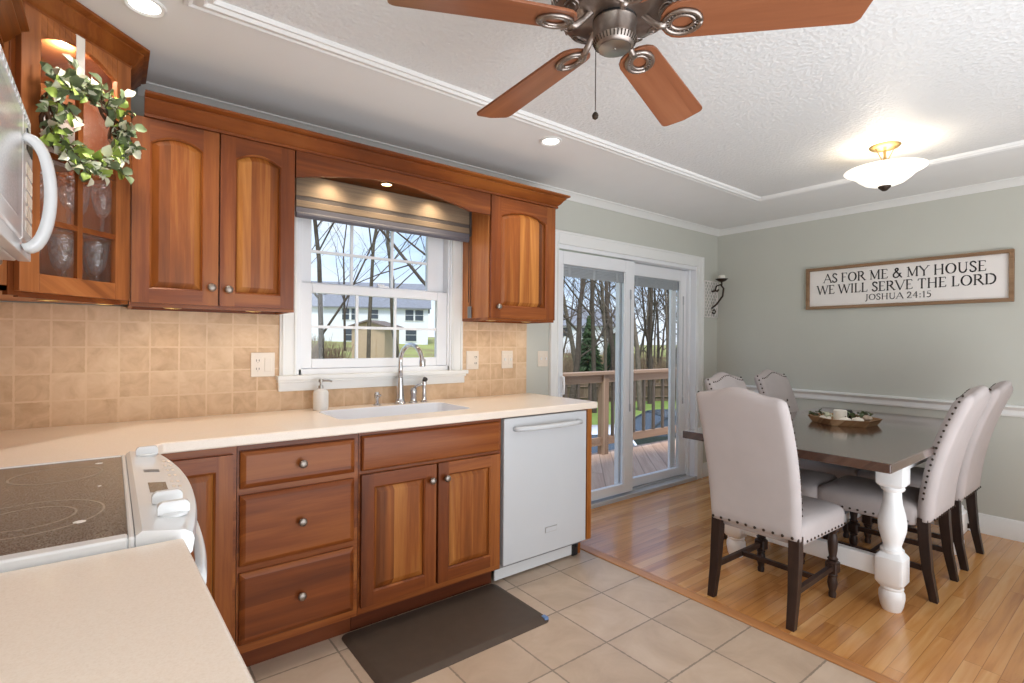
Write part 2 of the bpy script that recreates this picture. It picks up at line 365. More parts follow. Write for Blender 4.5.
ROOT = {}
def obj(name, mb, mat, parent=None, smooth=False, bevel=0, local=False, label=None, auto=None, bseg=2):
    """links the mesh; geometry is authored in world coordinates unless local"""
    bm = mb.bm
    if parent is not None and not local:
        T = ROOT.get(parent.name)
        if T is not None: bmesh.ops.transform(bm, matrix=T.inverted(), verts=bm.verts)
    bmesh.ops.recalc_face_normals(bm, faces=bm.faces)
    me = bpy.data.meshes.new(name); bm.to_mesh(me); bm.free()
    for k in (mat if isinstance(mat, (list, tuple)) else [mat]): me.materials.append(k)
    o = bpy.data.objects.new(name, me); COL.objects.link(o)
    if parent is not None:
        o.parent = parent; ROOT[o.name] = ROOT.get(parent.name, Matrix())
    else: ROOT[o.name] = Matrix()
    if smooth:
        for p in me.polygons: p.use_smooth = True
        if smooth != 'all': me.set_sharp_from_angle(angle=math.radians(smooth if smooth is not True else 38))
    if bevel:
        b = o.modifiers.new('bevel', 'BEVEL'); b.width = bevel; b.segments = bseg; b.limit_method = 'ANGLE'; b.angle_limit = math.radians(35)
    if label: o['label'] = label
    return o
def thing(name, label, cat, loc=(0, 0, 0), rz=0, group=None):
    o = bpy.data.objects.new(name, None); COL.objects.link(o); o.location = loc; o.rotation_euler = (0, 0, rz)
    o.empty_display_size = .05; o['label'] = label; o['category'] = cat
    if group: o['group'] = group
    ROOT[o.name] = Matrix.Translation(loc) @ Matrix.Rotation(rz, 4, 'Z'); return o
def tag(o, label, cat, group=None, kind=None):
    o['label'] = label; o['category'] = cat
    if group: o['group'] = group
    if kind: o['kind'] = kind
    return o
def struct(name, mb, mat, label, cat, parent=None, **k):
    o = obj(name, mb, mat, parent, **k); o['kind'] = 'structure'
    if parent is None: o['label'] = label; o['category'] = cat
    return o
def sthing(name, label, cat, loc=(0, 0, 0)):
    o = thing(name, label, cat, loc); o['kind'] = 'structure'; return o
def kids(o): return [c for c in bpy.data.objects if c.parent == o]
def copy_tree(o, loc, rz, label, group=None):
    r = o.copy(); COL.objects.link(r); r.location = loc; r.rotation_euler = (0, 0, rz); r['label'] = label
    if group: r['group'] = group
    for c in kids(o):
        q = c.copy(); COL.objects.link(q); q.parent = r
        for g in kids(c):
            w = g.copy(); COL.objects.link(w); w.parent = q
    return r
def rrect(x0, x1, y0, y1, r, seg=5):
    out = []
    for cx, cy_, a in ((x1-r, y1-r, 0), (x0+r, y1-r, PI/2), (x0+r, y0+r, PI), (x1-r, y0+r, 3*PI/2)):
        for k in range(seg+1): t = a+PI/2*k/seg; out.append((cx+r*math.cos(t), cy_+r*math.sin(t)))
    return out

# ------------------------------------------------------------------ the room
YW, XD, XL, HC = 2.733, 4.658, -.545, 2.355
YB = -2.6
# window wall with window and sliding-door openings
WX0, WX1, WZ0, WZ1 = .735, 1.65, 1.085, 2.06
DX0, DX1, DZ1 = 2.53, 4.30, 1.975
mb = MB(); ya, yb = YW, YW+.16
mb.box(XL-.1, WX0, ya, yb, -.02, HC); mb.box(WX0, WX1, ya, yb, -.02, WZ0); mb.box(WX0, WX1, ya, yb, WZ1, HC)
mb.box(WX1, DX0, ya, yb, -.02, HC); mb.box(DX0, DX1, ya, yb, DZ1, HC); mb.box(DX1, XD+.12, ya, yb, -.02, HC)
struct('wall_window', mb, M['wall'], 'sage painted wall with the kitchen window and sliding patio door', 'wall')
struct('wall_dining', MB().box(XD, XD+.12, YB, YW, -.02, HC), M['wall'], 'sage painted dining wall behind the table with chair rail', 'wall')
struct('wall_range', MB().box(XL-.1, XL, YB, YW, -.02, HC), M['wall'], 'sage wall behind the range and microwave', 'wall')
mb = MB(); ry0, ry1 = YB-.12, YB
mb.box(XL-.1, .6, ry0, ry1, -.02, HC); mb.box(2.6, XD+.12, ry0, ry1, -.02, HC); mb.box(.6, 2.6, ry0, ry1, -.02, .85); mb.box(.6, 2.6, ry0, ry1, 2.05, HC)
struct('wall_rear', mb, M['wall'], 'sage wall with a wide window opening behind the camera', 'wall')
struct('floor_tile', MB().box(XL, 2.27, YB, YW, -.03, 0), M['floortile'], 'square beige porcelain tile floor of the kitchen', 'floor')
struct('floor_hardwood', MB().box(2.335, XD, YB, YW, -.03, 0), M['oak'], 'honey oak strip floor of the dining area', 'floor')
struct('trim_threshold', MB().box(2.27, 2.335, YB, YW-.02, -.03, .006), M['strip'], 'oak reducer strip between tile and hardwood floors', 'threshold', bevel=.003)
struct('ceiling', MB().box(XL-.1, XD+.12, YB, YW+.16, HC, HC+.1), M['ceil'], 'flat grey-white ceiling border around the textured panel', 'ceiling')
TX0, TX1, TY1 = .175, 3.87, 1.965
struct('ceiling_panel', MB().box(TX0+.06, TX1-.06, YB, TY1-.06, HC-.003, HC+.01), M['ceilpaper'], 'embossed white textured ceiling panel inside the moulding', 'ceiling')
prof = [(0, HC), (0, HC-.012), (.012, HC-.018), (.022, HC-.012), (.034, HC-.02), (.05, HC-.022), (.06, HC-.013), (.074, HC-.016), (.082, HC-.006), (.082, HC)]
mb = MB(); mb.sweep([(TX0, YB), (TX0, TY1), (TX1, TY1), (TX1, YB)], prof, 1)
struct('trim_ceiling', mb, M['ceil'], 'white ribbed moulding framing the textured ceiling panel', 'moulding', smooth=30)
prof = [(0, HC-.048), (.008, HC-.048), (.012, HC-.040), (.03, HC-.022), (.044, HC-.012), (.05, HC-.008), (.056, HC-.006), (.056, HC), (0, HC)]
struct('trim_crown', MB().sweep([(.08, YW), (XD, YW), (XD, YB)], prof, 1), M['white'], 'white crown moulding along the ceiling edge', 'moulding', smooth=30)
prof = [(0, .803), (.012, .803), (.016, .815), (.012, .83), (.014, .845), (.028, .858), (.034, .866), (.03, .876), (.0, .880)]
struct('trim_chair_rail', MB().sweep([(XD, YW-.0), (XD, YB)], prof, 1), M['white'], 'white chair rail along the dining wall', 'moulding', smooth=30)
prof = [(0, 0), (.016, 0), (.016, .095), (.012, .105), (.012, .115), (.006, .127), (0, .13)]
struct('baseboard_dining', MB().sweep([(4.385, YW), (XD, YW), (XD, YB)], prof, 1), M['white'], 'white baseboard below the dining wall', 'baseboard', smooth=30)
mb = MB(); mb.box(XL, .655, YW-.010, YW, .905, 1.40); mb.box(.655, 1.722, YW-.010, YW, .905, 1.01); mb.box(1.722, 2.245, YW-.010, YW, .905, 1.40)
struct('wall_backsplash', mb, M['splash'], 'tumbled travertine tile backsplash under the cabinets', 'backsplash')
struct('wall_backsplash_side', MB().box(XL, XL+.010, .3, YW-.010, .905, 1.48), M['splash_side'], 'tumbled travertine tile backsplash behind the range', 'backsplash')

# ------------------------------------------------------------------ window 1 (double hung)
w = sthing('window_1', 'white double-hung kitchen window with grids above the sink', 'window', (1.19, YW, 1.09))
mb = MB()
yc = YW-.022
mb.box(.655, .735, yc, YW+.0, 1.085, 2.14); mb.box(1.645, 1.722, yc, YW, 1.085, 2.14); mb.box(.735, 1.645, yc, YW, 2.05, 2.14)
mb.box(.665, .675, yc-.008, yc-.0003, 1.085, 2.14); mb.box(1.703, 1.713, yc-.008, yc-.0003, 1.085, 2.14); mb.box(.722, .73, yc-.005, yc, 1.085, 2.05); mb.box(1.65, 1.658, yc-.005, yc, 1.085, 2.05)
obj('casing', mb, M['white'], w, bevel=.003)
mb = MB(); mb.box(.64, 1.745, YW-.055, YW+.05, 1.065, 1.087); mb.box(.65, 1.732, YW-.03, YW, 1.008, 1.066); mb.box(.645, 1.738, YW-.038, YW, 1.05, 1.066)
obj('sill', mb, M['white'], w, bevel=.003)
mb = MB(); mb.box(.735, .765, YW, YW+.15, 1.085, 2.06); mb.box(1.625, 1.65, YW, YW+.15, 1.085, 2.06); mb.box(.735, 1.65, YW, YW+.15, 2.03, 2.06); mb.box(.735, 1.65, YW, YW+.15, 1.085, 1.115)
mb.box(.735, .75, YW-.012, YW+.01, 1.085, 2.06); mb.box(1.635, 1.65, YW-.012, YW+.01, 1.085, 2.06)
obj('jamb', mb, M['vinyl'], w, bevel=.002)
def sash(name, x0, x1, z0, z1, gx0, gx1, gz0, gz1, y, ms, hs):
    mb = MB(); mb.box(x0, gx0, y, y+.032, z0, z1); mb.box(gx1, x1, y, y+.032, z0, z1); mb.box(gx0, gx1, y, y+.032, z0, gz0); mb.box(gx0, gx1, y, y+.032, gz1, z1)
    s_ = obj(name, mb, M['vinyl'], w, bevel=.004)
    mb = MB(); mb.box(gx0, gx1, y+.012, y+.016, gz0, gz1); obj('pane', mb, M['glass'], s_)
    mb = MB()
    for q in ms: mb.box(q-.0075, q+.0075, y+.008, y+.021, gz0, gz1)
    for q in hs: mb.box(gx0, gx1, y+.0085, y+.0205, q-.0075, q+.0075)
    obj('muntins', mb, M['vinyl'], s_)
sash('lower_sash', .765, 1.628, 1.117, 1.562, .82, 1.56, 1.166, 1.512, YW+.016, (1.064, 1.29), (1.335,))
sash('upper_sash', .767, 1.626, 1.53, 2.03, .828, 1.515, 1.571, 1.985, YW+.058, (1.048, 1.288), (1.735,))
mb = MB(); mb.box(1.18, 1.24, YW+.0, YW+.018, 1.562, 1.572); mb.box(1.17, 1.21, YW-.006, YW+.016, 1.572, 1.580); obj('sash_lock', mb, M['vinyl'], w, bevel=.003)

# banded shade tucked behind the valance
t = thing('roller_blind', 'banded taupe roller shade raised at the top of the kitchen window', 'shade', (1.2, 2.64, 1.86))
mb = MB(); ysh = 2.612
mb.box(.70, 1.700, ysh+.012, ysh+.018, 1.89, 2.075); obj('fabric_panel', mb, M['shade'], t)
mb = MB(); mb.box(.70, 1.70, ysh, ysh+.01, 1.968, 2.07); mb.box(.70, 1.70, ysh+.001, ysh+.011, 1.914, 1.947); obj('opaque_band', mb, M['shade'], t, bevel=.003)
mb = MB(); mb.box(.70, 1.70, ysh+.004, ysh+.0118, 1.945, 1.968); obj('sheer_band', mb, M['shade_dark'], t)
mb = MB(); mb.lathe([(.012, 0), (.016, .002), (.016, .996), (.012, .998)], seg=10)
bmesh.ops.transform(mb.bm, matrix=Matrix.Translation((.701, ysh+.012, 1.878)) @ Matrix.Rotation(PI/2, 4, 'Y'), verts=mb.bm.verts)
mb.T = None; mb.box(.70, 1.70, ysh+.002, ysh+.0125, 1.876, 1.912); obj('bottom_bar', mb, M['shade_bar'], t, smooth=30)
mb = MB(); mb.box(1.700, 1.712, ysh-.005, ysh+.05, 1.90, 2.08); obj('bracket', mb, M['shade_dark'], t)
mb = MB(); mb.tube([(1.704, ysh-.01, 1.95), (1.7045, ysh-.01, 1.7), (1.7035, ysh-.008, 1.46)], .0025, 6); mb.tube([(1.704, ysh+.01, 1.95), (1.704, ysh+.012, 1.5)], .0025, 6)
pc = obj('pull_cord', mb, M['black'], t)
mb = MB(); mb.box(1.6955, 1.7065, ysh-.022, ysh+.012, 1.405, 1.475); obj('cord_weight', mb, M['grey'], pc, bevel=.004)

# ------------------------------------------------------------------ sliding patio door
d = sthing('door_1', 'white sliding glass patio door to the wooden deck', 'door', (3.45, YW, 0))
mb = MB()
for a, b in ((2.455, 2.535), (4.295, 4.385)): mb.box(a, b, YW-.02, YW, 0, 2.07)
mb.box(2.535, 4.295, YW-.0195, YW, 1.975, 2.07)
mb.box(2.455, 2.473, YW-.028, YW-.02, 0, 2.07); mb.box(4.367, 4.385, YW-.028, YW-.02, 0, 2.07); mb.box(2.473, 4.367, YW-.0275, YW-.02, 2.052, 2.07)
mb.box(4.30, 4.315, YW-.026, YW-.02, 0, 1.99); mb.box(2.518, 2.53, YW-.026, YW-.02, 0, 1.99)
obj('casing', mb, M['white'], d, bevel=.003)
mb = MB(); mb.box(2.52, 2.545, YW-.005, YW+.15, 0, 1.975); mb.box(4.285, 4.31, YW-.005, YW+.15, 0, 1.975); mb.box(2.545, 4.285, YW-.004, YW+.15, 1.945, 1.98); mb.box(4.085, 4.16, YW+.122, YW+.148, .02, 1.945)
mb.box(4.255, 4.285, YW+.05, YW+.15, .02, 1.945)
obj('jamb', mb, M['vinyl'], d, bevel=.003)
mb = MB(); mb.box(2.54, 4.29, YW-.03, YW+.15, .0, .022); mb.box(2.54, 4.29, YW-.03, YW-.018, .022, .032); mb.box(2.54, 4.29, YW+.06, YW+.07, .022, .04); mb.box(2.54, 4.29, YW+.12, YW+.13, .022, .04)
obj('track', mb, M['trackm'], d, bevel=.002)
def slider(name, x0, x1, gx0, gx1, gz0, gz1, y, z0, z1, handle=False):
    mb = MB(); mb.box(x0, gx0, y, y+.04, z0, z1); mb.box(gx1, x1, y, y+.04, z0, z1); mb.box(gx0, gx1, y, y+.04, z0, gz0); mb.box(gx0, gx1, y, y+.04, gz1, z1)
    for a, b in ((gx0, gx0+.012), (gx1-.012, gx1)): mb.box(a, b, y+.006, y+.012, gz0, gz1)
    p = obj(name, mb, M['vinyl'], d, bevel=.003)
    mb = MB(); mb.box(gx0, gx1, y+.016, y+.020, gz0, gz1); obj('pane', mb, M['glass'], p)
    mb = MB()
    for k in range(7): mb.box(gx0+.006, gx1-.006, y+.0205+.001*(k % 2), y+.034, gz1-.008-.011*(k+1), gz1-.008-.011*k-.002)
    mb.box(gx0+.004, gx1-.004, y+.022, y+.032, gz1-.01, gz1)
    for q in (.12, .5, .88): mb.box(gx0+(gx1-gx0)*q-.012, gx0+(gx1-gx0)*q+.012, y+.0202, y+.0215, gz1-.092, gz1)
    obj('raised_blind', mb, M['blindgrey'], p, label='grey mini blind stacked at the top of the glass')
    mb = MB(); mb.box(x1-.052, x1-.047, y-.004, y+.001, .75, 1.7); mb.box(x1-.056, x1-.043, y-.006, y+.001, 1.62, 1.70); mb.box(x1-.056, x1-.043, y-.006, y+.001, .70, .76)
    obj('blind_slider', mb, M['blindgrey'], p)
    if handle:
        mb = MB(); mb.tube([(x0+.04, y-.001, .88), (x0+.04, y-.035, .89), (x0+.04, y-.04, .95), (x0+.04, y-.035, 1.01), (x0+.04, y-.001, 1.02)], .008, 8); mb.box(x0+.02, x0+.05, y-.006, y, .86, 1.04)
        obj('door_handle', mb, M['vinyl'], p, smooth=True)
slider('sliding_panel', 2.545, 3.415, 2.603, 3.305, .112, 1.838, YW+.012, .04, 1.935, True)
slider('fixed_panel', 3.305, 4.255, 3.475, 4.165, .112, 1.838, YW+.078, .04, 1.94)

# ------------------------------------------------------------------ cabinet building
def axes(o, u, n):
    u = Vector(u).normalized(); n = Vector(n).normalized()
    return Matrix(((u.x, 0, n.x, o[0]), (u.y, 0, n.y, o[1]), (0, 1, 0, o[2]), (0, 0, 0, 1)))  # local (u, v=height, n=outward)
def knob(parent, T, u, v, n0):
    mb = MB(T)
    prof = [(.006, 0), (.006, .012), (.009, .015), (.0145, .019), (.0165, .024), (.015, .029), (.009, .032), (.0005, .033)]
    mb.loft([[(u+r*math.cos(2*PI*k/14), v+r*math.sin(2*PI*k/14), n0+z) for k in range(14)] for r, z in prof])
    return obj('knob', mb, M['knob'], parent, smooth='all')
def arch_outline(u0, u1, v0, v1, rise, ins, seg=14):
    a, b, c = u0+ins, u1-ins, v0+ins; pts = [(a, c), (b, c)]; uc = (u0+u1)/2; hw = (u1-u0)/2
    for k in range(seg+1):
        u = b+(a-b)*k/seg; q = (u-uc)/hw
        pts.append((u, v1-ins-rise*(q*q)))
    return pts
def panel_door(parent, T, w, h, arch=0, kn=None, name='door', sw=.055, n0=0, th=.02):
    uo, vo, ui, vi = w, h, w-sw, h-sw
    mb = MB(T)
    mb.box(0, sw, 0, h, n0, n0+th); mb.box(w-sw, w, 0, h, n0, n0+th)
    mb.mi = 1; mb.box(sw, w-sw, 0, sw, n0, n0+th-.0005)
    seg = 14; pts = [(sw, h), (w-sw, h)]; top = []
    for k in range(seg+1):
        u = (w-sw)+(sw-(w-sw))*k/seg; q = (u-w/2)/(w/2-sw); top.append((u, h-sw-arch*q*q))
    # top rail as strips so the arch stays clean
    for k in range(seg):
        (a, va), (b, vb) = top[k], top[k+1]
        r_ = [[(a, va, n0), (a, h, n0), (a, h, n0+th-.0005), (a, va, n0+th-.0005)], [(b, vb, n0), (b, h, n0), (b, h, n0+th-.0005), (b, vb, n0+th-.0005)]]
        mb.loft(r_)
    # inner sticking bead
    mb.mi = 0
    o1 = arch_outline(sw, w-sw, sw, h-sw, arch, 0); o2 = arch_outline(sw, w-sw, sw, h-sw, arch, .007)
    mb.loft([[(a, b, n0+th-.001) for a, b in o1], [(a, b, n0+th-.006) for a, b in o2], [(a, b, n0+.006) for a, b in o2]], cap=(False, False))
    fr = obj(name, mb, [M['cherry_frame'], M['cherry_rail']], parent, smooth=25)
    mb = MB(T)
    R = [[(a, b, n0+z) for a, b in arch_outline(sw-.004, w-sw+.004, sw-.004, h-sw+.004, arch, i)] for i, z in ((0, .003), (.010, .006), (.013, .008), (.031, .0150), (.034, .016))]
    mb.loft(R); obj('raised_panel', mb, M['cherry_v'], fr, smooth=18)
    if kn: knob(fr, T, kn[0], kn[1], n0+th)
    return fr
def drawer_front(parent, T, w, h, kn=True, name='drawer', n0=0, flat=False):
    mb = MB(T)
    st = ((0, 0), (0, .011), (.003, .0135), (.016, .0195), (.019, .0205)) if not flat else ((0, 0), (0, .012), (.006, .019), (.012, .0205))
    mb.loft([[(i, i, n0+z), (w-i, i, n0+z), (w-i, h-i, n0+z), (i, h-i, n0+z)] for i, z in st])
    o = obj(name, mb, M['cherry_h'], parent, smooth=18)
    if kn: knob(o, T, w/2, h/2, n0+st[-1][1])
    return o

# ---- base cabinets
FY = 2.118
def carcass(parent, x0, x1, rails=(), stiles=()):
    mb = MB(); mb.box(x0, x0+.018, FY, YW-.005, .10, .872); mb.box(x1-.018, x1, FY, YW-.005, .10, .872); mb.box(x0, x1, FY+.02, YW-.005, .10, .118); mb.box(x0, x1, YW-.02, YW-.005, .10, .872)
    mb.box(x0+.018, x1-.018, FY+.03, FY+.04, .118, .87)
    b = obj('carcass', mb, M['cherry_v'], parent)
    mb = MB(); mb.box(x0, x0+.03, FY-.002, FY+.018, .10, .873); mb.box(x1-.03, x1, FY-.002, FY+.018, .10, .873); mb.box(x0+.03, x1-.03, FY-.002, FY+.018, .10, .135); mb.box(x0+.03, x1-.03, FY-.002, FY+.018, .845, .873)
    for z in rails: mb.box(x0+.03, x1-.03, FY-.002, FY+.018, z-.014, z+.014)
    for x in stiles: mb.box(x-.02, x+.02, FY-.002, FY+.018, .135, .69)
    obj('face_frame', mb, M['cherry_rail'], parent)
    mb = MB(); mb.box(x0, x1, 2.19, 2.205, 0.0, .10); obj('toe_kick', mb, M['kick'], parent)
U_, N_ = (1, 0, 0), (0, -1, 0)
def T0(x, z): return axes((x, FY-.002, z), U_, N_)
c = thing('corner_base_cabinet', 'cherry base cabinet with narrow door in the corner beside the range', 'cabinet', (.1, 2.42, 0))
carcass(c, -.25, .366)
panel_door(c, T0(.06, .14), .292, .705)
c = thing('drawer_base_cabinet', 'cherry base cabinet with three knobbed drawers left of the sink', 'cabinet', (.6, 2.42, 0))
carcass(c, .368, .826, (.70, .413))
for z, h in ((.713, .14), (.426, .262), (.135, .266)): drawer_front(c, T0(.376, z), .43, h)
c = thing('sink_base_cabinet', 'cherry sink base cabinet with two panelled doors and a false drawer front', 'cabinet', (1.2, 2.42, 0))
carcass(c, .828, 1.578, (.70,), (1.2,))
drawer_front(c, T0(.838, .712), .722, .147, kn=False, name='false_front', flat=True)
panel_door(c, T0(.836, .135), .357, .560, kn=(.357-.03, .49))
panel_door(c, T0(1.205, .135), .355, .560, kn=(.035, .49))
mb = MB(); mb.box(2.199, 2.234, 2.100, YW-.006, .112, .874); mb.box(2.199, 2.234, 2.185, YW-.006, 0, .112)
tag(obj('end_panel', mb, M['cherry_v'], bevel=.002), 'cherry end panel closing the right side of the dishwasher', 'panel')
c = thing('near_base_cabinet', 'cherry base cabinet under the short counter beside the range', 'cabinet', (-.2, .7, 0))
mb = MB(); mb.box(XL+.01, .055, .36, 1.08, .10, .872); obj('carcass', mb, M['cherry_y'], c)
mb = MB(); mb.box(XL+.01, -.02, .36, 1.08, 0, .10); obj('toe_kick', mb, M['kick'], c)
Tn = axes((.055, .40, .14), (0, 1, 0), (1, 0, 0)); panel_door(c, Tn, .64, .70)

# ---- dishwasher
c = thing('dishwasher', 'white front-panel dishwasher with bar handle under the counter', 'dishwasher', (1.885, 2.4, 0))
mb = MB(); mb.box(1.592, 2.188, 2.135, YW-.02, .09, .868); obj('tub_case', mb, M['grey'], c)
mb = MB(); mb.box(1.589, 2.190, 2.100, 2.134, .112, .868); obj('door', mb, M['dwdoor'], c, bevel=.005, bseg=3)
mb = MB(); mb.box(1.589, 2.15, 2.175, 2.185, .012, .108); obj('toe_panel', mb, M['appl'], c)
mb = MB(); pts = [(1.655+.46*k/12, 2.072-.022*math.sin(PI*k/12), .812) for k in range(13)]
mb.tube([(1.655, 2.10, .812)]+pts+[(2.115, 2.10, .812)], [.013]*15, 10)
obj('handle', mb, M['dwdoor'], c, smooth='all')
mb = MB(); mb.box(1.872, 1.958, 2.0975, 2.1, .222, .252); obj('badge', mb, M['steel'], c, bevel=.001, label='small silver nameplate')
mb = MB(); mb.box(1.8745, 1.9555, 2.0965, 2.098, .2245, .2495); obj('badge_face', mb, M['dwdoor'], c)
mb = MB(); mb.box(2.152, 2.196, 2.17, 2.182, .004, .108); mb.lathe([(.01, 0), (.01, .03)], (2.175, 2.16, .06), 8); obj('levelling_leg', mb, M['black'], c)

# ---- countertops
def poly_plate(outer, holes, z0, z1):
    bm = bmesh.new(); edges = []
    for loop in [outer]+holes:
        vs_ = [bm.verts.new((x, y, z1)) for x, y in loop]
        for i in range(len(vs_)): edges.append(bm.edges.new((vs_[i], vs_[(i+1) % len(vs_)])))
    r = bmesh.ops.triangle_fill(bm, use_beauty=True, use_dissolve=False, edges=edges, normal=(0, 0, 1))
    fs = [f_ for f_ in bm.faces]
    ex = bmesh.ops.extrude_face_region(bm, geom=fs)
    for g in ex['geom']:
        if isinstance(g, bmesh.types.BMVert): g.co.z = z0
    m = MB(); m.bm.free(); m.bm = bm; return m
SX0, SX1, SY0, SY1 = .80, 1.50, 2.245, 2.60
hole = rrect(SX0, SX1, SY0, SY1, .05)
mb = poly_plate([(XL+.012, 1.885), (.0925, 1.885), (.0925, 2.04), (.14, 2.088), (2.272, 2.088), (2.272, YW-.011), (XL+.012, YW-.011)], [hole], .876, .914)
tag(obj('countertop', mb, M['counter'], bevel=.006, bseg=3), 'almond solid-surface L-shaped countertop with the undermount sink', 'countertop')
mb = MB(); mb.prism([(XL+.012, .32), (.128, .32), (.1035, 1.078), (XL+.012, 1.078)], lambda a, b, h: (a, b, h), .876, .914)
tag(obj('countertop', mb, M['counter'], bevel=.006, bseg=3), 'short almond countertop nearest the camera, in front of the range', 'countertop')
s_ = thing('kitchen_sink', 'white undermount sink set into the counter below the window', 'sink', (1.15, 2.42, .70))
mb = MB(); o = .004
mb.loft([[(x, y, z) for x, y in rrect(SX0+i, SX1-i, SY0+i, SY1-i, .05)] for i, z in ((.0005, .872), (.0008, .9132), (.004, .9136), (.007, .905), (.016, .72), (.05, .70))], cap=(False, True))
obj('basin', mb, M['sink'], s_, smooth=True)
mb = MB(); mb.lathe([(.045, .7005), (.045, .703), (.03, .702), (.001, .7015)], (1.15, 2.42, 0), 20); obj('drain', mb, M['chrome'], s_, smooth=True)

# faucet group
FYY = 2.645
c = thing('faucet', 'tall chrome gooseneck faucet behind the sink', 'faucet', (1.27, FYY, .914))
mb = MB(); mb.lathe([(.032, .914), (.032, .921), (.026, .928), (.0235, .95), (.0195, 1.0), (.0155, 1.06)], (1.27, FYY, 0), 18); obj('base', mb, M['chrome'], c, smooth=True)
pts = [(1.27, FYY, 1.05), (1.27, FYY-.002, 1.12)]
for k in range(13):
    a = PI*k/12*.93; pts.append((1.27+.03*(1-math.cos(a))/2, FYY-.100*(1-math.cos(a)), 1.145+.098*math.sin(a)))
pts.append((1.301, FYY-.2, 1.16))
mb = MB(); mb.tube(pts, [.0145, .0135]+[.0125]*13+[.0125], 12); obj('spout', mb, M['chrome'], c, smooth='all')
mb = MB(); mb.lathe([(.012, 0), (.017, .004), (.018, .034), (.014, .042)], (1.301, FYY-.199, 1.128), 14); obj('spray_head', mb, M['chrome'], c, smooth=True)
c = thing('faucet_lever', 'chrome single lever handle just right of the faucet', 'faucet handle', (1.352, FYY, .914))
mb = MB(); mb.lathe([(.026, .914), (.026, .92), (.019, .926), (.016, .955), (.0195, .965), (.0195, .985), (.012, .998), (.001, 1.0)], (1.352, FYY, 0), 16); obj('body', mb, M['chrome'], c, smooth=True)
mb = MB(); mb.tube([(1.352, FYY, .992), (1.365, FYY-.02, 1.012), (1.385, FYY-.05, 1.022)], [.009, .008, .0055], 8); obj('lever', mb, M['chrome'], c, smooth='all')
c = thing('side_sprayer', 'chrome side sprayer with dark nozzle right of the lever handle', 'sprayer', (1.42, FYY, .914))
mb = MB(); mb.lathe([(.022, .914), (.022, .919), (.015, .926), (.0135, .945)], (1.42, FYY, 0), 14); obj('escutcheon', mb, M['chrome'], c, smooth=True)
mb = MB(); mb.lathe([(.0115, .945), (.013, .96), (.0105, .985), (.0135, 1.01), (.0145, 1.03), (.010, 1.045)], (1.42, FYY, 0), 14); obj('wand', mb, M['chrome'], c, smooth=True)
mb = MB(); mb.tube([(1.42, FYY, 1.035), (1.42, FYY-.014, 1.048)], [.012, .0145], 10); obj('nozzle', mb, M['black'], c, smooth=True)
c = thing('soap_pump', 'short chrome built-in dispenser left of the faucet', 'dispenser', (1.135, FYY, .914))
mb = MB(); mb.lathe([(.019, .914), (.019, .92), (.012, .925), (.011, .95), (.015, .957), (.0155, .972), (.011, .985), (.001, .987)], (1.135, FYY, 0), 14); obj('body', mb, M['chrome'], c, smooth=True)
mb = MB(); mb.tube([(1.135, FYY, .968), (1.135, FYY-.045, .972)], [.007, .0055], 8); obj('nozzle', mb, M['chrome'], c, smooth='all')
c = thing('soap_bottle', 'white ceramic soap bottle with steel pump on the counter corner of the sink', 'soap bottle', (.833, 2.635, .914))
mb = MB(); mb.lathe([(.034, .9145), (.037, .919), (.037, .998), (.033, 1.011), (.018, 1.018), (.014, 1.022)], (.833, 2.635, 0), 22); obj('bottle', mb, M['ceramic'], c, smooth=True)
mb = MB(); mb.lathe([(.0125, 1.02), (.0125, 1.036), (.006, 1.038), (.006, 1.055)], (.833, 2.635, 0), 14); mb.lathe([(.011, 1.053), (.012, 1.056), (.011, 1.068), (.001, 1.07)], (.833, 2.635, 0), 14)
mb.tube([(.833, 2.635, 1.061), (.868, 2.615, 1.061), (.88, 2.608, 1.056)], [.0055, .005, .0045], 8); obj('pump', mb, M['steel'], c, smooth=True)

# outlets and switches
def wall_plate(x, z, w, h, label, cat, y=YW-.010, slots='outlet'):
    c = thing('wall_plate', label, cat, (x, y, z-h/2))
    mb = MB(); mb.box(x-w/2, x+w/2, y-.006, y, z-h/2, z+h/2); obj('cover', mb, M['plate'], c, bevel=.003)
    for k, kind in enumerate(slots):
        n = len(slots); cx = x+(k-(n-1)/2)*.046
        if kind == 'o':
            mb = MB()
            for s in (-1, 1):
                for q in (-.006, .006): mb.box(cx+q-.0013, cx+q+.0013, y-.0075, y-.006, z+s*.02-.004, z+s*.02+.006)
                mb.lathe([(.0025, 0), (.0025, .0012)], (cx, y-.0068, z+s*.02-.0105), 8)
            obj('socket_slots', mb, M['slot'], c)
        else:
            mb = MB(); mb.box(cx-.016, cx+.016, y-.009, y-.006, z-.033, z+.033); obj('rocker_switch', mb, M['plate'], c, bevel=.002)
            if kind == 't':
                mb = MB(); mb.box(cx-.004, cx+.004, y-.016, y-.009, z-.008, z+.010); obj('toggle', mb, M['white'], c, bevel=.001)
wall_plate(.581, 1.143, .108, .118, 'almond double outlet plate left of the kitchen window', 'outlet', slots='os')
wall_plate(1.80, 1.146, .092, .116, 'almond plate right of the window casing, left one of the tile plates', 'switch', slots='so')
wall_plate(2.076, 1.146, .092, .116, 'almond double switch plate on the tile under the right cabinet', 'switch', slots='tt')
wall_plate(2.40, 1.146, .092, .110, 'white double switch plate on the painted wall beside the patio door', 'switch', y=YW, slots='tt')

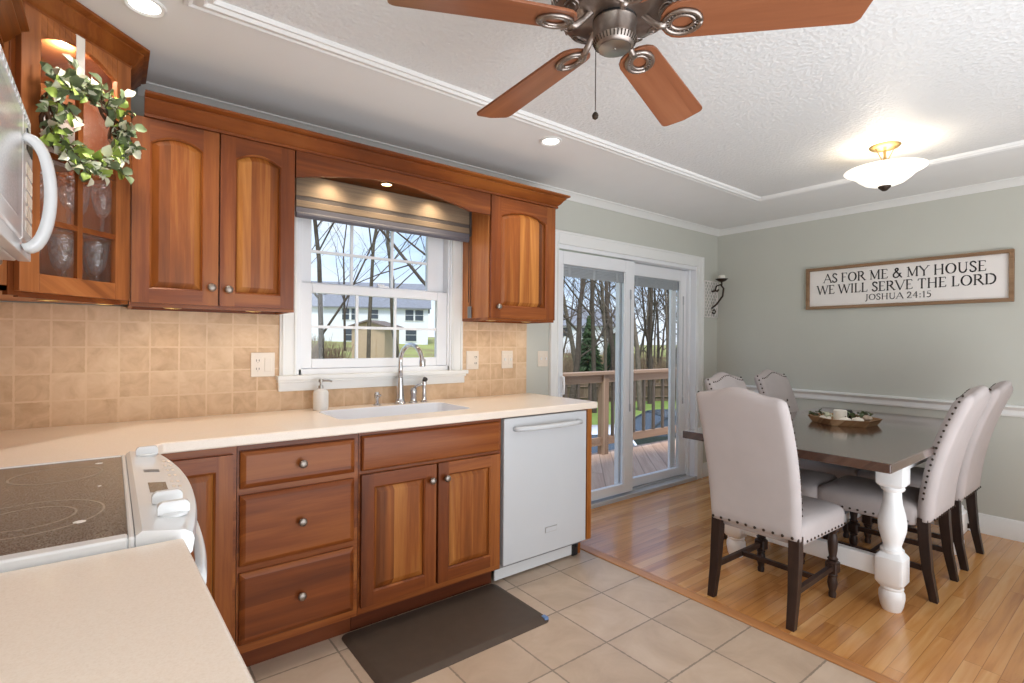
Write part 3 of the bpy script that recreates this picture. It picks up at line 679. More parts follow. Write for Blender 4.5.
# ---- upper cabinets
UY = 2.430
def upper(parent, x0, x1, z0=1.392, z1=2.112, m='cherry_v'):
    mb = MB(); mb.box(x0, x1, UY, YW-.012, z0+.012, z1); obj('carcass', mb, M[m], parent)
    mb = MB(); mb.box(x0, x1, UY-.002, UY+.018, z0-.004, z0+.014); mb.box(x0, x1, YW-.03, YW-.012, z0-.004, z0+.012); mb.box(x0, x0+.012, UY+.018, YW-.03, z0-.004, z0+.012); mb.box(x1-.012, x1, UY+.018, YW-.03, z0-.004, z0+.012); obj('light_rail', mb, M['cherry_rail'], parent)
c = thing('wall_cabinet', 'cherry wall cabinet with two arched doors left of the window', 'cabinet', (.35, 2.58, 1.39))
upper(c, .05, .645)
def TU(x, z): return axes((x, UY, z), U_, N_)
panel_door(c, TU(.056, 1.402), .287, .708, arch=.035, kn=(.262, .072))
panel_door(c, TU(.349, 1.402), .290, .708, arch=.035, kn=(.030, .068))
c = thing('wall_cabinet', 'cherry wall cabinet with one arched door right of the window', 'cabinet', (1.96, 2.58, 1.39))
upper(c, 1.712, 2.222, m='cherry_lit')  # carcass side brightened by colour for the window light on it
panel_door(c, TU(1.718, 1.402), .497, .708, arch=.04, kn=(.045, .065), sw=.07)
v_ = thing('window_valance', 'cherry arched valance board bridging the cabinets above the window', 'valance', (1.18, 2.45, 1.99))
mb = MB(); seg = 24
for k in range(seg):
    xs = [.646+(1.711-.646)*q/seg for q in (k, k+1)]
    def vz(x):
        return max(1.992, 2.062-.069*(abs(x-1.11)/.465)**1.6)
    mb.loft([[(x, 2.412, vz(x)), (x, 2.412, 2.113), (x, 2.432, 2.113), (x, 2.432, vz(x))] for x in xs], cap=(k == 0, k == seg-1))
obj('board', mb, M['cherry_rail'], v_, smooth=25)
mb = MB(); mb.box(.646, 1.711, 2.433, YW-.012, 2.095, 2.112); obj('soffit_board', mb, M['cherry_rail'], v_)
def crown_prof(z, h=.078):
    k = h/.078
    return [(0, z), (.008, z), (.008, z+.011*k), (.004, z+.0125*k), (.011, z+.019*k), (.020, z+.026*k), (.032, z+.045*k), (.044, z+.054*k), (.044, z+.0585*k), (.040, z+.060*k), (.053, z+.064*k), (.062, z+.069*k), (.062, z+h), (0, z+h)]
crown = crown_prof(2.112)
mb = MB(); mb.sweep([(.092, 2.41), (2.224, 2.41), (2.224, YW-.012)], crown, 1)
mb.box(.092, 2.222, 2.41, YW-.012, 2.1125, 2.118)
tag(obj('cabinet_crown', mb, M['cherry_rail'], smooth=30), 'cherry crown moulding running over the cabinets and window valance', 'moulding')

# diagonal corner cabinet with glass door
A_, B_ = Vector((-.244, 2.114)), Vector((.046, 2.404))
nrm = Vector((1, -1)).normalized(); du = Vector((1, 1)).normalized()
c = thing('corner_wall_cabinet', 'tall cherry corner cabinet with a glass-paned door beside the microwave', 'cabinet', (-.25, 2.43, 1.39))
Z0, Z1 = 1.392, 2.275
out = [(XL+.012, 2.116), (A_.x, 2.116), (.044, 2.404), (.044, YW-.012), (XL+.012, YW-.012)]
def inset_poly(z0, z1, mb): mb.prism(out, lambda a, b, h: (a, b, h), z0, z1)
mb = MB(); inset_poly(Z0+.012, Z0+.028, mb); inset_poly(Z1-.018, Z1, mb)
mb.box(XL+.012, A_.x, 2.116, 2.130, Z0+.012, Z1); mb.box(.030, .044, 2.404, YW-.012, Z0+.012, Z1); mb.box(XL+.012, XL+.022, 2.13, YW-.012, Z0+.012, Z1); mb.box(XL+.02, .04, YW-.024, YW-.012, Z0+.012, Z1)
obj('carcass', mb, M['cherry_lit'], c)
for z in (1.629, 1.842):
    mb = MB(); mb.prism([(XL+.03, 2.15), (-.26, 2.15), (.005, 2.415), (.005, YW-.03), (XL+.03, YW-.03)], lambda a, b, h: (a, b, h), z-.004, z+.004); obj('shelf', mb, M['cabglass'], c, label='cabinet shelf made clear so the lamp light passes')  # shelves made transparent so lamp light reaches the lower compartments
Td = axes((A_.x, A_.y, 0), (du.x, du.y, 0), (nrm.x, nrm.y, 0)); L = (B_-A_).length
mb = MB(Td); mb.box(0, .03, Z0, Z1, -.018, .0); mb.box(L-.03, L, Z0, Z1, -.018, 0); mb.mi = 1; mb.box(.03, L-.03, Z0-.004, Z0+.02, -.018, 0); mb.box(.03, L-.03, Z1-.03, Z1, -.018, 0)
obj('face_frame', mb, [M['cherry_frame'], M['cherry_rail']], c)
# glass door: frame, muntin cross, panes
mb = MB(Td); a0, a1, b0, b1, sw = .016, L-.014, 1.405, 2.268, .058
n0, th = .0005, .02
mb.box(a0, a0+sw, b0, b1, n0, n0+th); mb.box(a1-sw, a1, b0, b1, n0, n0+th); mb.mi = 1; mb.box(a0+sw, a1-sw, b0, b0+sw, n0, n0+th-.001)
seg = 14; ga, gb = a0+sw, a1-sw
for k in range(seg):
    r_ = []
    for q in (k, k+1):
        u = ga+(gb-ga)*q/seg; p = (u-(ga+gb)/2)/((gb-ga)/2); vv = b1-.034-.045*p*p
        r_.append([(u, vv, n0), (u, b1, n0), (u, b1, n0+th-.001), (u, vv, n0+th-.001)])
    mb.loft(r_)
dr = obj('door', mb, [M['cherry_lit'], M['cherry_lit_rail']], c, bevel=.002)
mb = MB(Td); um = (ga+gb)/2
mb.box(um-.009, um+.009, b0+sw-.003, b1-.043, n0+.004, n0+th-.003); mb.mi = 1
for z in (1.629, 1.842): mb.box(ga-.002, gb+.002, z-.009, z+.009, n0+.0045, n0+th-.0035)
obj('muntins', mb, [M['cherry_frame'], M['cherry_rail']], dr)
mb = MB(Td); mb.box(ga-.004, gb+.004, b0+sw-.004, b1-.044, n0+.006, n0+.009); obj('pane', mb, M['cabglass'], dr)
crown2 = crown_prof(2.272, .080)
mb = MB(); mb.sweep([(XL+.012, 2.121), (A_.x, 2.115), (.045, 2.404), (.045, YW-.06)], crown2, 1)
inset_poly(2.2755, 2.279, mb)
obj('crown', mb, M['cherry_rail'], c, smooth=30)

# left wall cabinets: narrow one and the one over the microwave
c = thing('wall_cabinet', 'narrow cherry wall cabinet squeezed between microwave and corner cabinet', 'cabinet', (-.4, 2.0, 1.39))
mb = MB(); mb.box(XL+.012, -.285, 1.879, 2.112, 1.404, 2.112); obj('carcass', mb, M['cherry_v'], c)
mb = MB(); mb.box(-.303, -.283, 1.879, 2.112, 1.388, 1.404); obj('light_rail', mb, M['cherry_y'], c)
panel_door(c, axes((-.284, 1.882, 1.402), (0, 1, 0), (1, 0, 0)), .226, .708, arch=.02, kn=(.035, .07), sw=.05)
c = thing('wall_cabinet', 'cherry wall cabinet above the microwave', 'cabinet', (-.4, 1.49, 1.86))
mb = MB(); mb.box(XL+.012, -.285, 1.112, 1.876, 1.84, 2.112); obj('carcass', mb, M['cherry_v'], c)
panel_door(c, axes((-.284, 1.118, 1.846), (0, 1, 0), (1, 0, 0)), .374, .262, sw=.05); panel_door(c, axes((-.284, 1.496, 1.846), (0, 1, 0), (1, 0, 0)), .374, .262, sw=.05)
mb = MB(); mb.sweep([(-.262, 1.112), (-.262, 2.105)], crown, 1); mb.box(XL+.012, -.264, 1.112, 2.105, 2.1125, 2.118)
tag(obj('cabinet_crown', mb, M['cherry_y'], smooth=30), 'short cherry crown moulding above the microwave cabinets', 'moulding')

# glassware inside the corner cabinet
def goblet(x, y, z, label, h=.19, first=[None]):
    if first[0] is None:
        o = thing('crystal_goblet', label, 'goblet', (x, y, z), 0, 'goblets in the corner cabinet')
        mb = MB(); mb.lathe([(.032, 0), (.031, .003), (.008, .007), (.005, .02), (.0055, .05), (.008, .056), (.005, .064), (.007, .075)], seg=16); obj('stem', mb, M['crystal'], o, smooth=True, local=True)
        mb = MB(); mb.lathe([(.007, .075), (.014, .082), (.024, .10), (.030, .125), (.0335, .155), (.035, h), (.0335, h), (.032, .155), (.028, .125), (.016, .095), (.0005, .084)], seg=20); obj('bowl', mb, M['crystal'], o, smooth=True, local=True)
        first[0] = o; return o
    return copy_tree(first[0], (x, y, z), 0, label)
GL = [((-.215, 2.28), 'bottom shelf, crystal goblet at the far left behind the glass door'), ((-.13, 2.31), 'crystal goblet on the bottom shelf left of the door\'s middle bar'), ((-.145, 2.40), 'crystal goblet on the bottom shelf, behind the front left one'),
      ((-.045, 2.40), 'crystal goblet on the bottom shelf in the lower right pane'), ((-.06, 2.52), 'crystal goblet at the back of the bottom shelf, right side')]
for (x, y), lb in GL: goblet(x, y, Z0+.0285, lb)
for (x, y), lb in (((-.20, 2.29), 'crystal goblet on the middle shelf at its left end'), ((-.12, 2.34), 'crystal goblet on the middle shelf near the door\'s centre bar'), ((-.03, 2.42), 'crystal goblet on the middle shelf in the right pane'), ((-.10, 2.46), 'crystal goblet at the back of the middle shelf')): goblet(x, y, 1.6335, lb)
c = thing('ceramic_vase', 'large pale ceramic vase on the top shelf behind the glass', 'vase', (-.17, 2.36, 1.8465))
mb = MB(); mb.lathe([(.05, 0), (.075, .02), (.085, .07), (.07, .13), (.05, .17), (.06, .21), (.055, .212), (.045, .17), (.06, .12), (.0005, .03)], (-.17, 2.36, 1.8465), 22); obj('body', mb, M['ceramic'], c, smooth=True)

# wreath hanging on the glass door
def at_door(u, z, n): p = Td @ Vector((u, z, n)); return p
wc = at_door(.195, 1.965, .055)
c = thing('eucalyptus_wreath', 'leafy eucalyptus wreath hanging by a white ribbon on the glass cabinet door', 'wreath', tuple(wc))
mb = MB(); rng = random.Random(3)
for k in range(4):
    ph = k*1.7; pts = []
    for q in range(41):
        a = 2*PI*q/40; r = .118+.014*math.sin(3*a+ph); pts.append(at_door(.195+r*math.cos(a), 1.965+r*math.sin(a), .04+.014*math.sin(5*a+ph*2)))
    mb.tube(pts, .0055, 6)
obj('vine_ring', mb, M['twig'], c, smooth='all')
lv = {'leaf': MB(), 'leaf_lime': MB(), 'leaf_pale': MB()}; st = MB()
def leaf(mb, p, d, nr, L_, w_):
    d = d.normalized(); s = d.cross(nr).normalized(); n_ = s.cross(d)
    ctr = [p, p+d*L_*.25+n_*.15*L_, p+d*L_*.6+n_*.2*L_, p+d*L_]
    ws = [.12, .8, .9, .15]
    rows = []
    for q, (cc, ww) in enumerate(zip(ctr, ws)): rows.append([mb.v(cc-s*w_*ww*.5+n_*.003), mb.v(cc-n_*.002), mb.v(cc+s*w_*ww*.5+n_*.003)])
    for a, b in zip(rows, rows[1:]):
        for i in range(2): mb.f([a[i], a[i+1], b[i+1], b[i]])
for k in range(42):
    a = 2*PI*k/42+rng.uniform(-.08, .08); r = .112+rng.uniform(-.03, .02)
    p = at_door(.195+r*math.cos(a), 1.965+r*math.sin(a), .045)
    tn = (at_door(.195-math.sin(a), math.cos(a), 0)-at_door(.195, 0, 0)); ra = (at_door(.195+math.cos(a), math.sin(a), 0)-at_door(.195, 0, 0)); nn = Vector((nrm.x, nrm.y, 0))
    d_ = (tn*rng.uniform(.3, 1.1)+ra*rng.uniform(-.5, 1.0)+nn*rng.uniform(0, .9)).normalized(); Ls = rng.uniform(.05, .105)
    tip = p+d_*Ls; mid = p+d_*Ls*.5+Vector((0, 0, rng.uniform(-.008, .012))); st.tube([p, mid, tip], [.0022, .0018, .0012], 5)
    for j in range(7):
        tt = .12+.88*j/6; q = p.lerp(tip, tt); rd = Vector((rng.uniform(-1, 1), rng.uniform(-1, 1), rng.uniform(-1, 1))); rd = (rd-d_*rd.dot(d_)).normalized()
        rd = (rd+d_*.5+nn*.35).normalized()
        kk = rng.choices(['leaf', 'leaf_lime', 'leaf_pale'], [.50, .17, .33])[0]
        if (q.z+0) < 1.90 and rng.random() < .3: kk = 'leaf_lime'
        leaf(lv[kk], q, rd, (nn+Vector((rng.uniform(-.6, .6), rng.uniform(-.6, .6), rng.uniform(-.4, .8)))).normalized(), rng.uniform(.028, .046), rng.uniform(.025, .038))
obj('sprigs', st, M['twig'], c)
for kk, nm, lb in (('leaf', 'leaves', 'grey-green leaves'), ('leaf_lime', 'leaves', 'bright lime leaves'), ('leaf_pale', 'leaves', 'silvery white leaves')):
    o = obj(nm, lv[kk], M[kk], c, smooth='all', label=lb); o['kind'] = 'stuff'
mb = MB(Td); mb.box(.183, .213, 2.085, 2.268, .0215, .023); mb.box(.183, .213, 2.2665, 2.268, .0, .023)
obj('ribbon', mb, M['ribbon'], c, label='white hanging ribbon')

# puck lights under the cabinets and behind the valance
def puck(x, y, z, label, power, group, shine=True):
    c = thing('puck_light', label, 'light', (x, y, z-.012), 0, group)
    mb = MB(); mb.lathe([(.033, z), (.033, z-.010), (.027, z-.012), (.026, z-.009), (.026, z)], (x, y, 0), 18); obj('rim', mb, M['brass'], c, smooth=True)
    mb = MB(); mb.lathe([(.026, z-.004), (.026, z-.008), (.0005, z-.0095)], (x, y, 0), 18); obj('lens', mb, M['puck'], c, smooth=True)
    lamp('puck_lamp', 'SPOT', (x, y, z-.016), power, (1, .82, .58), .02, (x, y, 0), spot=2.5, blend=.8)
for x, lb in ((.855, 'glowing puck light behind the valance nearest the left cabinet'), (1.135, 'glowing puck light at the centre of the valance arch'), (1.43, 'glowing puck light behind the valance near the right cabinet')):
    puck(x, 2.545, 2.0945, lb, 3.2, 'puck lights behind the valance')
for x, y, lb in ((.20, 2.58, 'puck light under the left end of the two-door cabinet'), (.51, 2.58, 'puck light under the right end of the two-door cabinet'), (1.84, 2.58, 'puck light under the single-door cabinet near the window'), (2.12, 2.58, 'puck light under the single-door cabinet near the patio door')):
    puck(x, y, 1.4035, lb, .42, 'puck lights under the cabinets')
for x, y, lb in ((-.17, 2.36, 'puck light under the corner cabinet toward the microwave'), (-.02, 2.47, 'puck light under the corner cabinet toward the window')):
    puck(x, y, 1.4035, lb, .42, 'puck lights under the cabinets')
lamp('cabinet_interior_fill', 'POINT', (-.135, 2.31, 2.255), 6.0, (1, .84, .70), .01)  # added lamp tucked behind the door's top rail to brighten the interior

# ------------------------------------------------------------------ range
c = thing('range', 'white slide-in electric range with black glass cooktop in the left foreground', 'range', (-.2, 1.48, 0))
RY0, RY1 = 1.088, 1.878
mb = MB(); mb.box(XL+.03, .075, RY0+.004, RY1-.004, .06, .905); obj('body', mb, M['appl'], c)
mb = MB()
gx0, gx1, gy0, gy1 = XL+.06, .024, 1.118, 1.862
for a in ((XL+.02, gx0, RY0, RY1), (gx1, gx1+.010, RY0, RY1), (gx0, gx1, RY0, gy0), (gx0, gx1, gy1, RY1)): mb.box(a[0], a[1], a[2], a[3], .905, .927)
obj('cooktop_frame', mb, M['appl'], c, bevel=.004)
mb = MB(); mb.box(gx0, gx1, gy0, gy1, .905, .9245); gl = obj('glass_cooktop', mb, M['cooktop'], c)
def ring_mesh(cx, cy_, r, w_=.0022):
    mb = MB(); n = 56
    mb.loft([[(cx+q*math.cos(2*PI*k/n), cy_+q*math.sin(2*PI*k/n), z) for k in range(n)] for q, z in ((r-w_, .9246), (r-w_, .9249), (r+w_, .9249), (r+w_, .9246))], cap=(False, False)); return mb
for cx, cy_, rs in ((-.125, 1.325, (.115, .072)), (-.105, 1.70, (.088,)), (-.385, 1.33, (.085,)), (-.385, 1.69, (.105, .07))):
    for r in rs: obj('burner_ring', ring_mesh(cx, cy_, r), M['ring'], gl)
mb = MB(); mb.sphere((-.045, 1.245, .9247), .010, 10, 6, .06); mb.sphere((-.025, 1.795, .9247), .009, 10, 6, .06); mb.sphere((-.02, 1.52, .9247), .004, 8, 4, .1); obj('burner_indicator', mb, M['ceramic'], gl)
# sloped, bowed control console
mb = MB(); rings = []; nseg = 18
def bow(y): q = (y-(RY0+RY1)/2)/((RY1-RY0)/2); return .152-.034*q*q
for k in range(nseg+1):
    y = RY0+(RY1-RY0)*k/nseg; xf = bow(y)
    rings.append([(.0345, y, .86), (.0345, y, .928), (.044, y, .9345), (xf-.012, y, .924), (xf, y, .916), (xf+.003, y, .905), (xf, y, .882), (xf-.01, y, .872), (.08, y, .86)])
mb.loft(rings); con = obj('control_console', mb, M['appl'], c, smooth=35)
def console_z(x): return .9345-(x-.044)*(.0105/.096)
for x, y, lb in ((.092, 1.272, None), (.096, 1.186, None), (.082, 1.815, None)):
    z = console_z(x)
    mb = MB(); mb.lathe([(.026, z-.002), (.026, z+.003), (.022, z+.006)], (x, y, 0), 20)
    mb.loft([[(x-.026+.002*i, y-.006-.010*(1-i*.12), z+.004+h), (x+.026-.002*i, y-.006-.010*(1-i*.12), z+.004+h), (x+.026-.002*i, y-.006+.010*(1-i*.12), z+.004+h), (x-.026+.002*i, y-.006+.010*(1-i*.12), z+.004+h)] for i, h in ((0, 0), (0, .014), (1.5, .019), (4, .022))])
    obj('control_knob', mb, M['appl'], con, smooth=30)
z = console_z(.085)
mb = MB(); mb.loft([[(a, b, console_z(a)+h) for a, b in ((.068, 1.36), (.102, 1.36), (.102, 1.455), (.068, 1.455))] for h in (-.001, .0008)]); obj('display', mb, M['cooktop'], con, label='dark clock display')
mb = MB(); mb.loft([[(a, b, console_z(a)+h) for a, b in ((.066, 1.575), (.098, 1.575), (.098, 1.605), (.066, 1.605))] for h in (-.001, .0008)]); obj('display', mb, M['grey'], con)
mb = MB()
for y in (1.40, 1.45, 1.52, 1.58, 1.64, 1.70):
    for x in (.112, .124): mb.loft([[(a, b, console_z(a)+h) for a, b in ((x, y), (x+.006, y), (x+.006, y+.018), (x, y+.018))] for h in (-.001, .0006)])
obj('touch_pads', mb, M['plate'], con)
mb = MB(); mb.box(.075, .108, RY0+.012, RY1-.012, .23, .858); od = obj('oven_door', mb, M['appl'], c, bevel=.006)
mb = MB(); mb.box(.1075, .110, RY0+.12, RY1-.12, .40, .70); obj('oven_window', mb, M['cooktop'], od)
pts = [(.105, RY0+.035, .80)]+[(bow(RY0+.04+(RY1-RY0-.08)*k/14)+.012, RY0+.04+(RY1-RY0-.08)*k/14, .80) for k in range(15)]+[(.105, RY1-.035, .80)]
mb = MB()
mb.loft([[(p[0]-.010, p[1], p[2]-.022), (p[0]+.006, p[1], p[2]-.016), (p[0]+.009, p[1], p[2]+.004), (p[0]+.004, p[1], p[2]+.022), (p[0]-.012, p[1], p[2]+.018)] for p in pts]); obj('door_handle', mb, M['appl'], od, smooth='all')
mb = MB(); mb.box(.075, .106, RY0+.012, RY1-.012, .07, .22); obj('storage_drawer', mb, M['appl'], c, bevel=.006)

# ------------------------------------------------------------------ microwave
c = thing('microwave', 'white over-the-range microwave with bow handle at the left edge', 'microwave', (-.35, 1.49, 1.435))
MY0, MY1, MX = 1.114, 1.874, -.170
mb = MB(); mb.box(XL+.012, MX-.03, MY0, MY1, 1.467, 1.835); obj('case', mb, M['appl'], c, bevel=.004)
mb = MB(); mb.box(MX-.03, MX, MY0, MY1-.19, 1.50, 1.80); dr = obj('door', mb, M['mwdoor'], c, bevel=.006, bseg=3)
mb = MB(); mb.box(MX-.001, MX+.0015, MY0+.07, MY1-.27, 1.54, 1.77); obj('door_window', mb, M['mwglass'], dr)
mb = MB(); mb.box(MX-.03, MX, MY1-.188, MY1, 1.50, 1.80); cp = obj('control_panel', mb, M['mwdoor'], c, bevel=.006, bseg=3)
mb = MB()
for r in range(5):
    for q in range(3): mb.box(MX-.001, MX+.002, MY1-.125+.038*q, MY1-.097+.038*q, 1.53+.036*r, 1.556+.036*r)
obj('keypad', mb, M['plate'], cp); mb = MB(); mb.box(MX-.001, MX+.002, MY1-.125, MY1-.022, 1.735, 1.785); obj('display', mb, M['black'], cp)
mb = MB(); mb.box(MX-.028, MX-.002, MY0, MY1, 1.467, 1.498); mb.box(MX-.028, MX-.004, MY0, MY1, 1.802, 1.835)
for k in range(18): mb.box(MX-.005, MX-.001, MY0+.03+.039*k, MY0+.058+.039*k, 1.812, 1.826)
obj('vent_grille', mb, M['appl'], c, bevel=.003)
HY = 1.695
mb = MB(); pr = []
for k in range(21):
    a = PI*k/20; z = 1.612-.130*math.cos(a); x = MX-.002+.052*math.sin(a)**.9
    wv = .012+.012*abs(math.cos(a))
    tx = .012
    pr.append([(x-tx*math.sin(a), HY-wv, z+tx*.4*math.cos(a)), (x-tx*math.sin(a), HY+wv, z+tx*.4*math.cos(a)), (x+tx*.6, HY+wv, z-tx*.8*math.cos(a)), (x+tx, HY, z-tx*1.2*math.cos(a)), (x+tx*.6, HY-wv, z-tx*.8*math.cos(a))])
mb.loft(pr); obj('handle', mb, M['appl'], dr, smooth='all')

# ------------------------------------------------------------------ ceiling fixtures
def can_light(x, y, label, power):
    c = thing('recessed_light', label, 'ceiling light', (x, y, HC-.012), 0, 'recessed ceiling lights')
    mb = MB(); n = 28
    mb.loft([[(x+r*math.cos(2*PI*k/n), y+r*math.sin(2*PI*k/n), z) for k in range(n)] for r, z in ((.060, HC), (.060, HC-.007), (.053, HC-.009), (.044, HC-.004), (.044, HC))], cap=(False, False))
    obj('trim_ring', mb, M['white'], c, smooth=True)
    mb = MB(); mb.lathe([(.044, HC-.001), (.044, HC-.004), (.0005, HC-.0045)], (x, y, 0), 28); obj('lens', mb, M['lensglass'], c, smooth=True)
    lamp('recessed_lamp', 'SPOT', (x, y, HC-.02), power, (1, .93, .83), .05, (x, y, 0), spot=2.2, blend=.9)
can_light(1.87, 2.076, 'recessed ceiling light in front of the right wall cabinet', 16)
can_light(.078, 2.068, 'recessed ceiling light beside the corner cabinet crown', 19)

# semi-flush bowl lamp
c = thing('bowl_ceiling_light', 'brass semi-flush ceiling lamp with frosted alabaster bowl above the table', 'ceiling light', (3.33, .975, 2.13))
lx, ly = 3.33, .975
mb = MB(); mb.lathe([(.072, HC), (.074, HC-.006), (.066, HC-.016), (.03, HC-.026), (.012, HC-.030)], (lx, ly, 0), 28); obj('canopy', mb, M['brass'], c, smooth=True)
mb = MB(); mb.lathe([(.007, 2.16), (.007, 2.325)], (lx, ly, 0), 10)
for k in range(3):
    a = 2*PI*k/3+.4; mb.tube([(lx+.05*math.cos(a), ly+.05*math.sin(a), HC-.02), (lx+.014*math.cos(a), ly+.014*math.sin(a), 2.27)], .0028, 6)
mb.lathe([(.018, 2.262), (.022, 2.268), (.018, 2.276)], (lx, ly, 0), 12); obj('stem', mb, M['brass'], c, smooth=True)
bz = [(.001, 2.130), (.05, 2.134), (.092, 2.150), (.12, 2.172), (.14, 2.192), (.16, 2.206), (.182, 2.216), (.189, 2.222), (.181, 2.2225), (.157, 2.212), (.135, 2.198), (.115, 2.178), (.087, 2.157), (.05, 2.141), (.001, 2.137)]
mb = MB(); mb.lathe(bz, (lx, ly, 0), 40); obj('glass_bowl', mb, M['alabaster'], c, smooth=True)
mb = MB(); mb.lathe([(.001, 2.105), (.012, 2.108), (.022, 2.118), (.030, 2.126), (.031, 2.131), (.001, 2.132)], (lx, ly, 0), 18); obj('finial', mb, M['iron'], c, smooth=True)
for k in range(3):
    a = 2*PI*k/3+.9; mb = MB(); mb.sphere((lx+.06*math.cos(a), ly+.06*math.sin(a), 2.20), .022, 12, 8, 1.3); obj('bulb', mb, M['lensglass'], c, smooth='all')
lamp('bowl_lamp', 'POINT', (lx, ly, 2.235), 2.0, (1, .88, .70), .09)

# ceiling fan
FX, FYc, FZ, FR = .978, .854, 2.046, .548
c = thing('ceiling_fan', 'five-blade ceiling fan with cherry blades and antique pewter motor', 'ceiling fan', (FX, FYc, HC))
mb = MB(); mb.lathe([(.068, HC), (.068, HC-.012), (.055, HC-.03), (.03, HC-.05), (.014, HC-.06)], (FX, FYc, 0), 28); obj('canopy', mb, M['pewter'], c, smooth=True)
mb = MB(); mb.lathe([(.012, HC-.10), (.012, HC-.05)], (FX, FYc, 0), 12); obj('downrod', mb, M['pewter'], c, smooth=True)
mb = MB(); mb.lathe([(.02, 2.27), (.04, 2.262), (.07, 2.25), (.115, 2.235), (.142, 2.21), (.15, 2.18), (.153, 2.15), (.16, 2.14), (.16, 2.13), (.153, 2.123), (.15, 2.095), (.138, 2.078), (.118, 2.070), (.11, 2.066), (.085, 2.064), (.06, 2.062)], (FX, FYc, 0), 40)
mt = obj('motor_housing', mb, M['pewter'], c, smooth=30)
mb = MB()
for k in range(40):
    a = 2*PI*k/40; r = .154
    ca, sa = math.cos(a), math.sin(a)
    mb.tube([(FX+.153*ca, FYc+.153*sa, 2.121), (FX+.1545*ca, FYc+.1545*sa, 2.108), (FX+.148*ca, FYc+.148*sa, 2.088)], .004, 5)
obj('motor_ribs', mb, M['pewter'], mt, smooth='all')
mb = MB()
for k in range(10):
    a = 2*PI*(k+.5)/10; ca, sa = math.cos(a), math.sin(a)
    for rr in (.020, .011):
        pts = []
        for q in range(17):
            b = 2*PI*q/16; pts.append((FX+(.120+rr*1.1*math.cos(b)*.7)*ca-rr*1.3*math.sin(b)*sa, FYc+(.120+rr*1.1*math.cos(b)*.7)*sa+rr*1.3*math.sin(b)*ca, 2.0695+.0045*math.cos(b)*(rr/.02)))
        mb.tube(pts, .0022, 5)
obj('scroll_relief', mb, M['pewter'], mt, smooth='all')
mb = MB(); mb.lathe([(.064, 2.084), (.062, 2.07), (.054, 2.066), (.054, 2.058)], (FX, FYc, 0), 28); obj('flywheel', mb, M['black'], c, smooth=30)
mb = MB(); mb.lathe([(.052, 2.060), (.055, 2.055), (.053, 2.049), (.051, 2.022), (.053, 2.013), (.050, 2.005), (.043, 1.997), (.040, 1.995), (.0405, 1.993)], (FX, FYc, 0), 32); sh_ = obj('switch_housing', mb, M['pewter'], c, smooth=30)
mb = MB()
for k in range(36):
    a = 2*PI*k/36; ca, sa = math.cos(a), math.sin(a); mb.tube([(FX+.0535*ca, FYc+.0535*sa, 2.012), (FX+.0475*ca, FYc+.0475*sa, 2.0005)], .0016, 4)
obj('bead_ring', mb, M['iron'], sh_)
mb = MB(); mb.lathe([(.0405, 1.994), (.038, 1.9925), (.004, 1.991), (.004, 1.989), (.0005, 1.9885)], (FX, FYc, 0), 32); obj('bottom_cap', mb, M['steel'], sh_, smooth=30)
chx, chy = FX-.036*.79+.0, FYc+.036*.61
mb = MB(); mb.tube([(FX-.040*.6, FYc+.040*.8, 2.02), (FX-.046*.6, FYc+.046*.8, 2.0), (FX-.046*.6, FYc+.046*.8, 1.845)], .0012, 5); pcn = obj('pull_chain', mb, M['iron'], c)
mb = MB(); mb.lathe([(.001, 1.822), (.007, 1.826), (.0085, 1.832), (.006, 1.838), (.002, 1.842)], (FX-.046*.6, FYc+.046*.8, 0), 12); obj('chain_pull', mb, M['iron'], pcn, smooth=True)
for k in range(5):
    ang = math.radians(88.5-72*k); Tb = Matrix.Translation((FX, FYc, FZ)) @ Matrix.Rotation(ang, 4, 'Z') @ Matrix.Rotation(math.radians(3.2), 4, 'Y') @ Matrix.Translation((.30, 0, 0)) @ Matrix.Rotation(math.radians(-12), 4, 'X') @ Matrix.Translation((-.30, 0, 0))
    # blade: rounded root, slightly flared, rounded tip corners
    outl = []
    r0_, r1_ = .108, FR
    w0, w1 = .054, .068
    for q in range(9): a = PI/2+PI*q/8; outl.append((r0_+.045+.045*math.cos(a)*1.0, w0*math.sin(a)))
    for q in range(5): a = -PI/2+PI/2*q/4; outl.append((r1_-.022+.022*math.cos(a)*.9, -w1+.022+.022*math.sin(a)))
    outl.append((r1_+.006, 0))
    for q in range(5): a = PI/2*q/4; outl.append((r1_-.022+.022*math.cos(a)*.9, w1-.022+.022*math.sin(a)))
    mb = MB(); mb.loft([[(a, b, z) for a, b in outl] for z in (-.0035, .0035)])
    root = c; Tw = ROOT[c.name].inverted() @ Tb
    b_ = obj('blade', mb, M['fan_wood'], c, bevel=.0015, local=True); b_.matrix_local = Tw
    mb = MB(); n = 22
    for (rx, ry, t_) in ((.042, .034, .006), (.028, .021, .0045)):
        mb.tube([(.160+rx*math.cos(2*PI*q/n), ry*math.sin(2*PI*q/n), -.007) for q in range(n+1)], t_, 6)
    for q in range(22):
        a = 2*PI*q/22; mb.tube([(.160+.029*math.cos(a), .022*math.sin(a), -.0075), (.160+.041*math.cos(a), .033*math.sin(a), -.0085)], .0022, 4)
    mb.tube([(.045, 0, .03), (.066, 0, .026), (.088, 0, .004), (.108, 0, -.010), (.122, 0, -.007)], [.008, .008, .008, .009, .010], 8)
    ir = obj('blade_iron', mb, M['pewter'], c, smooth='all', local=True); ir.matrix_local = Tw

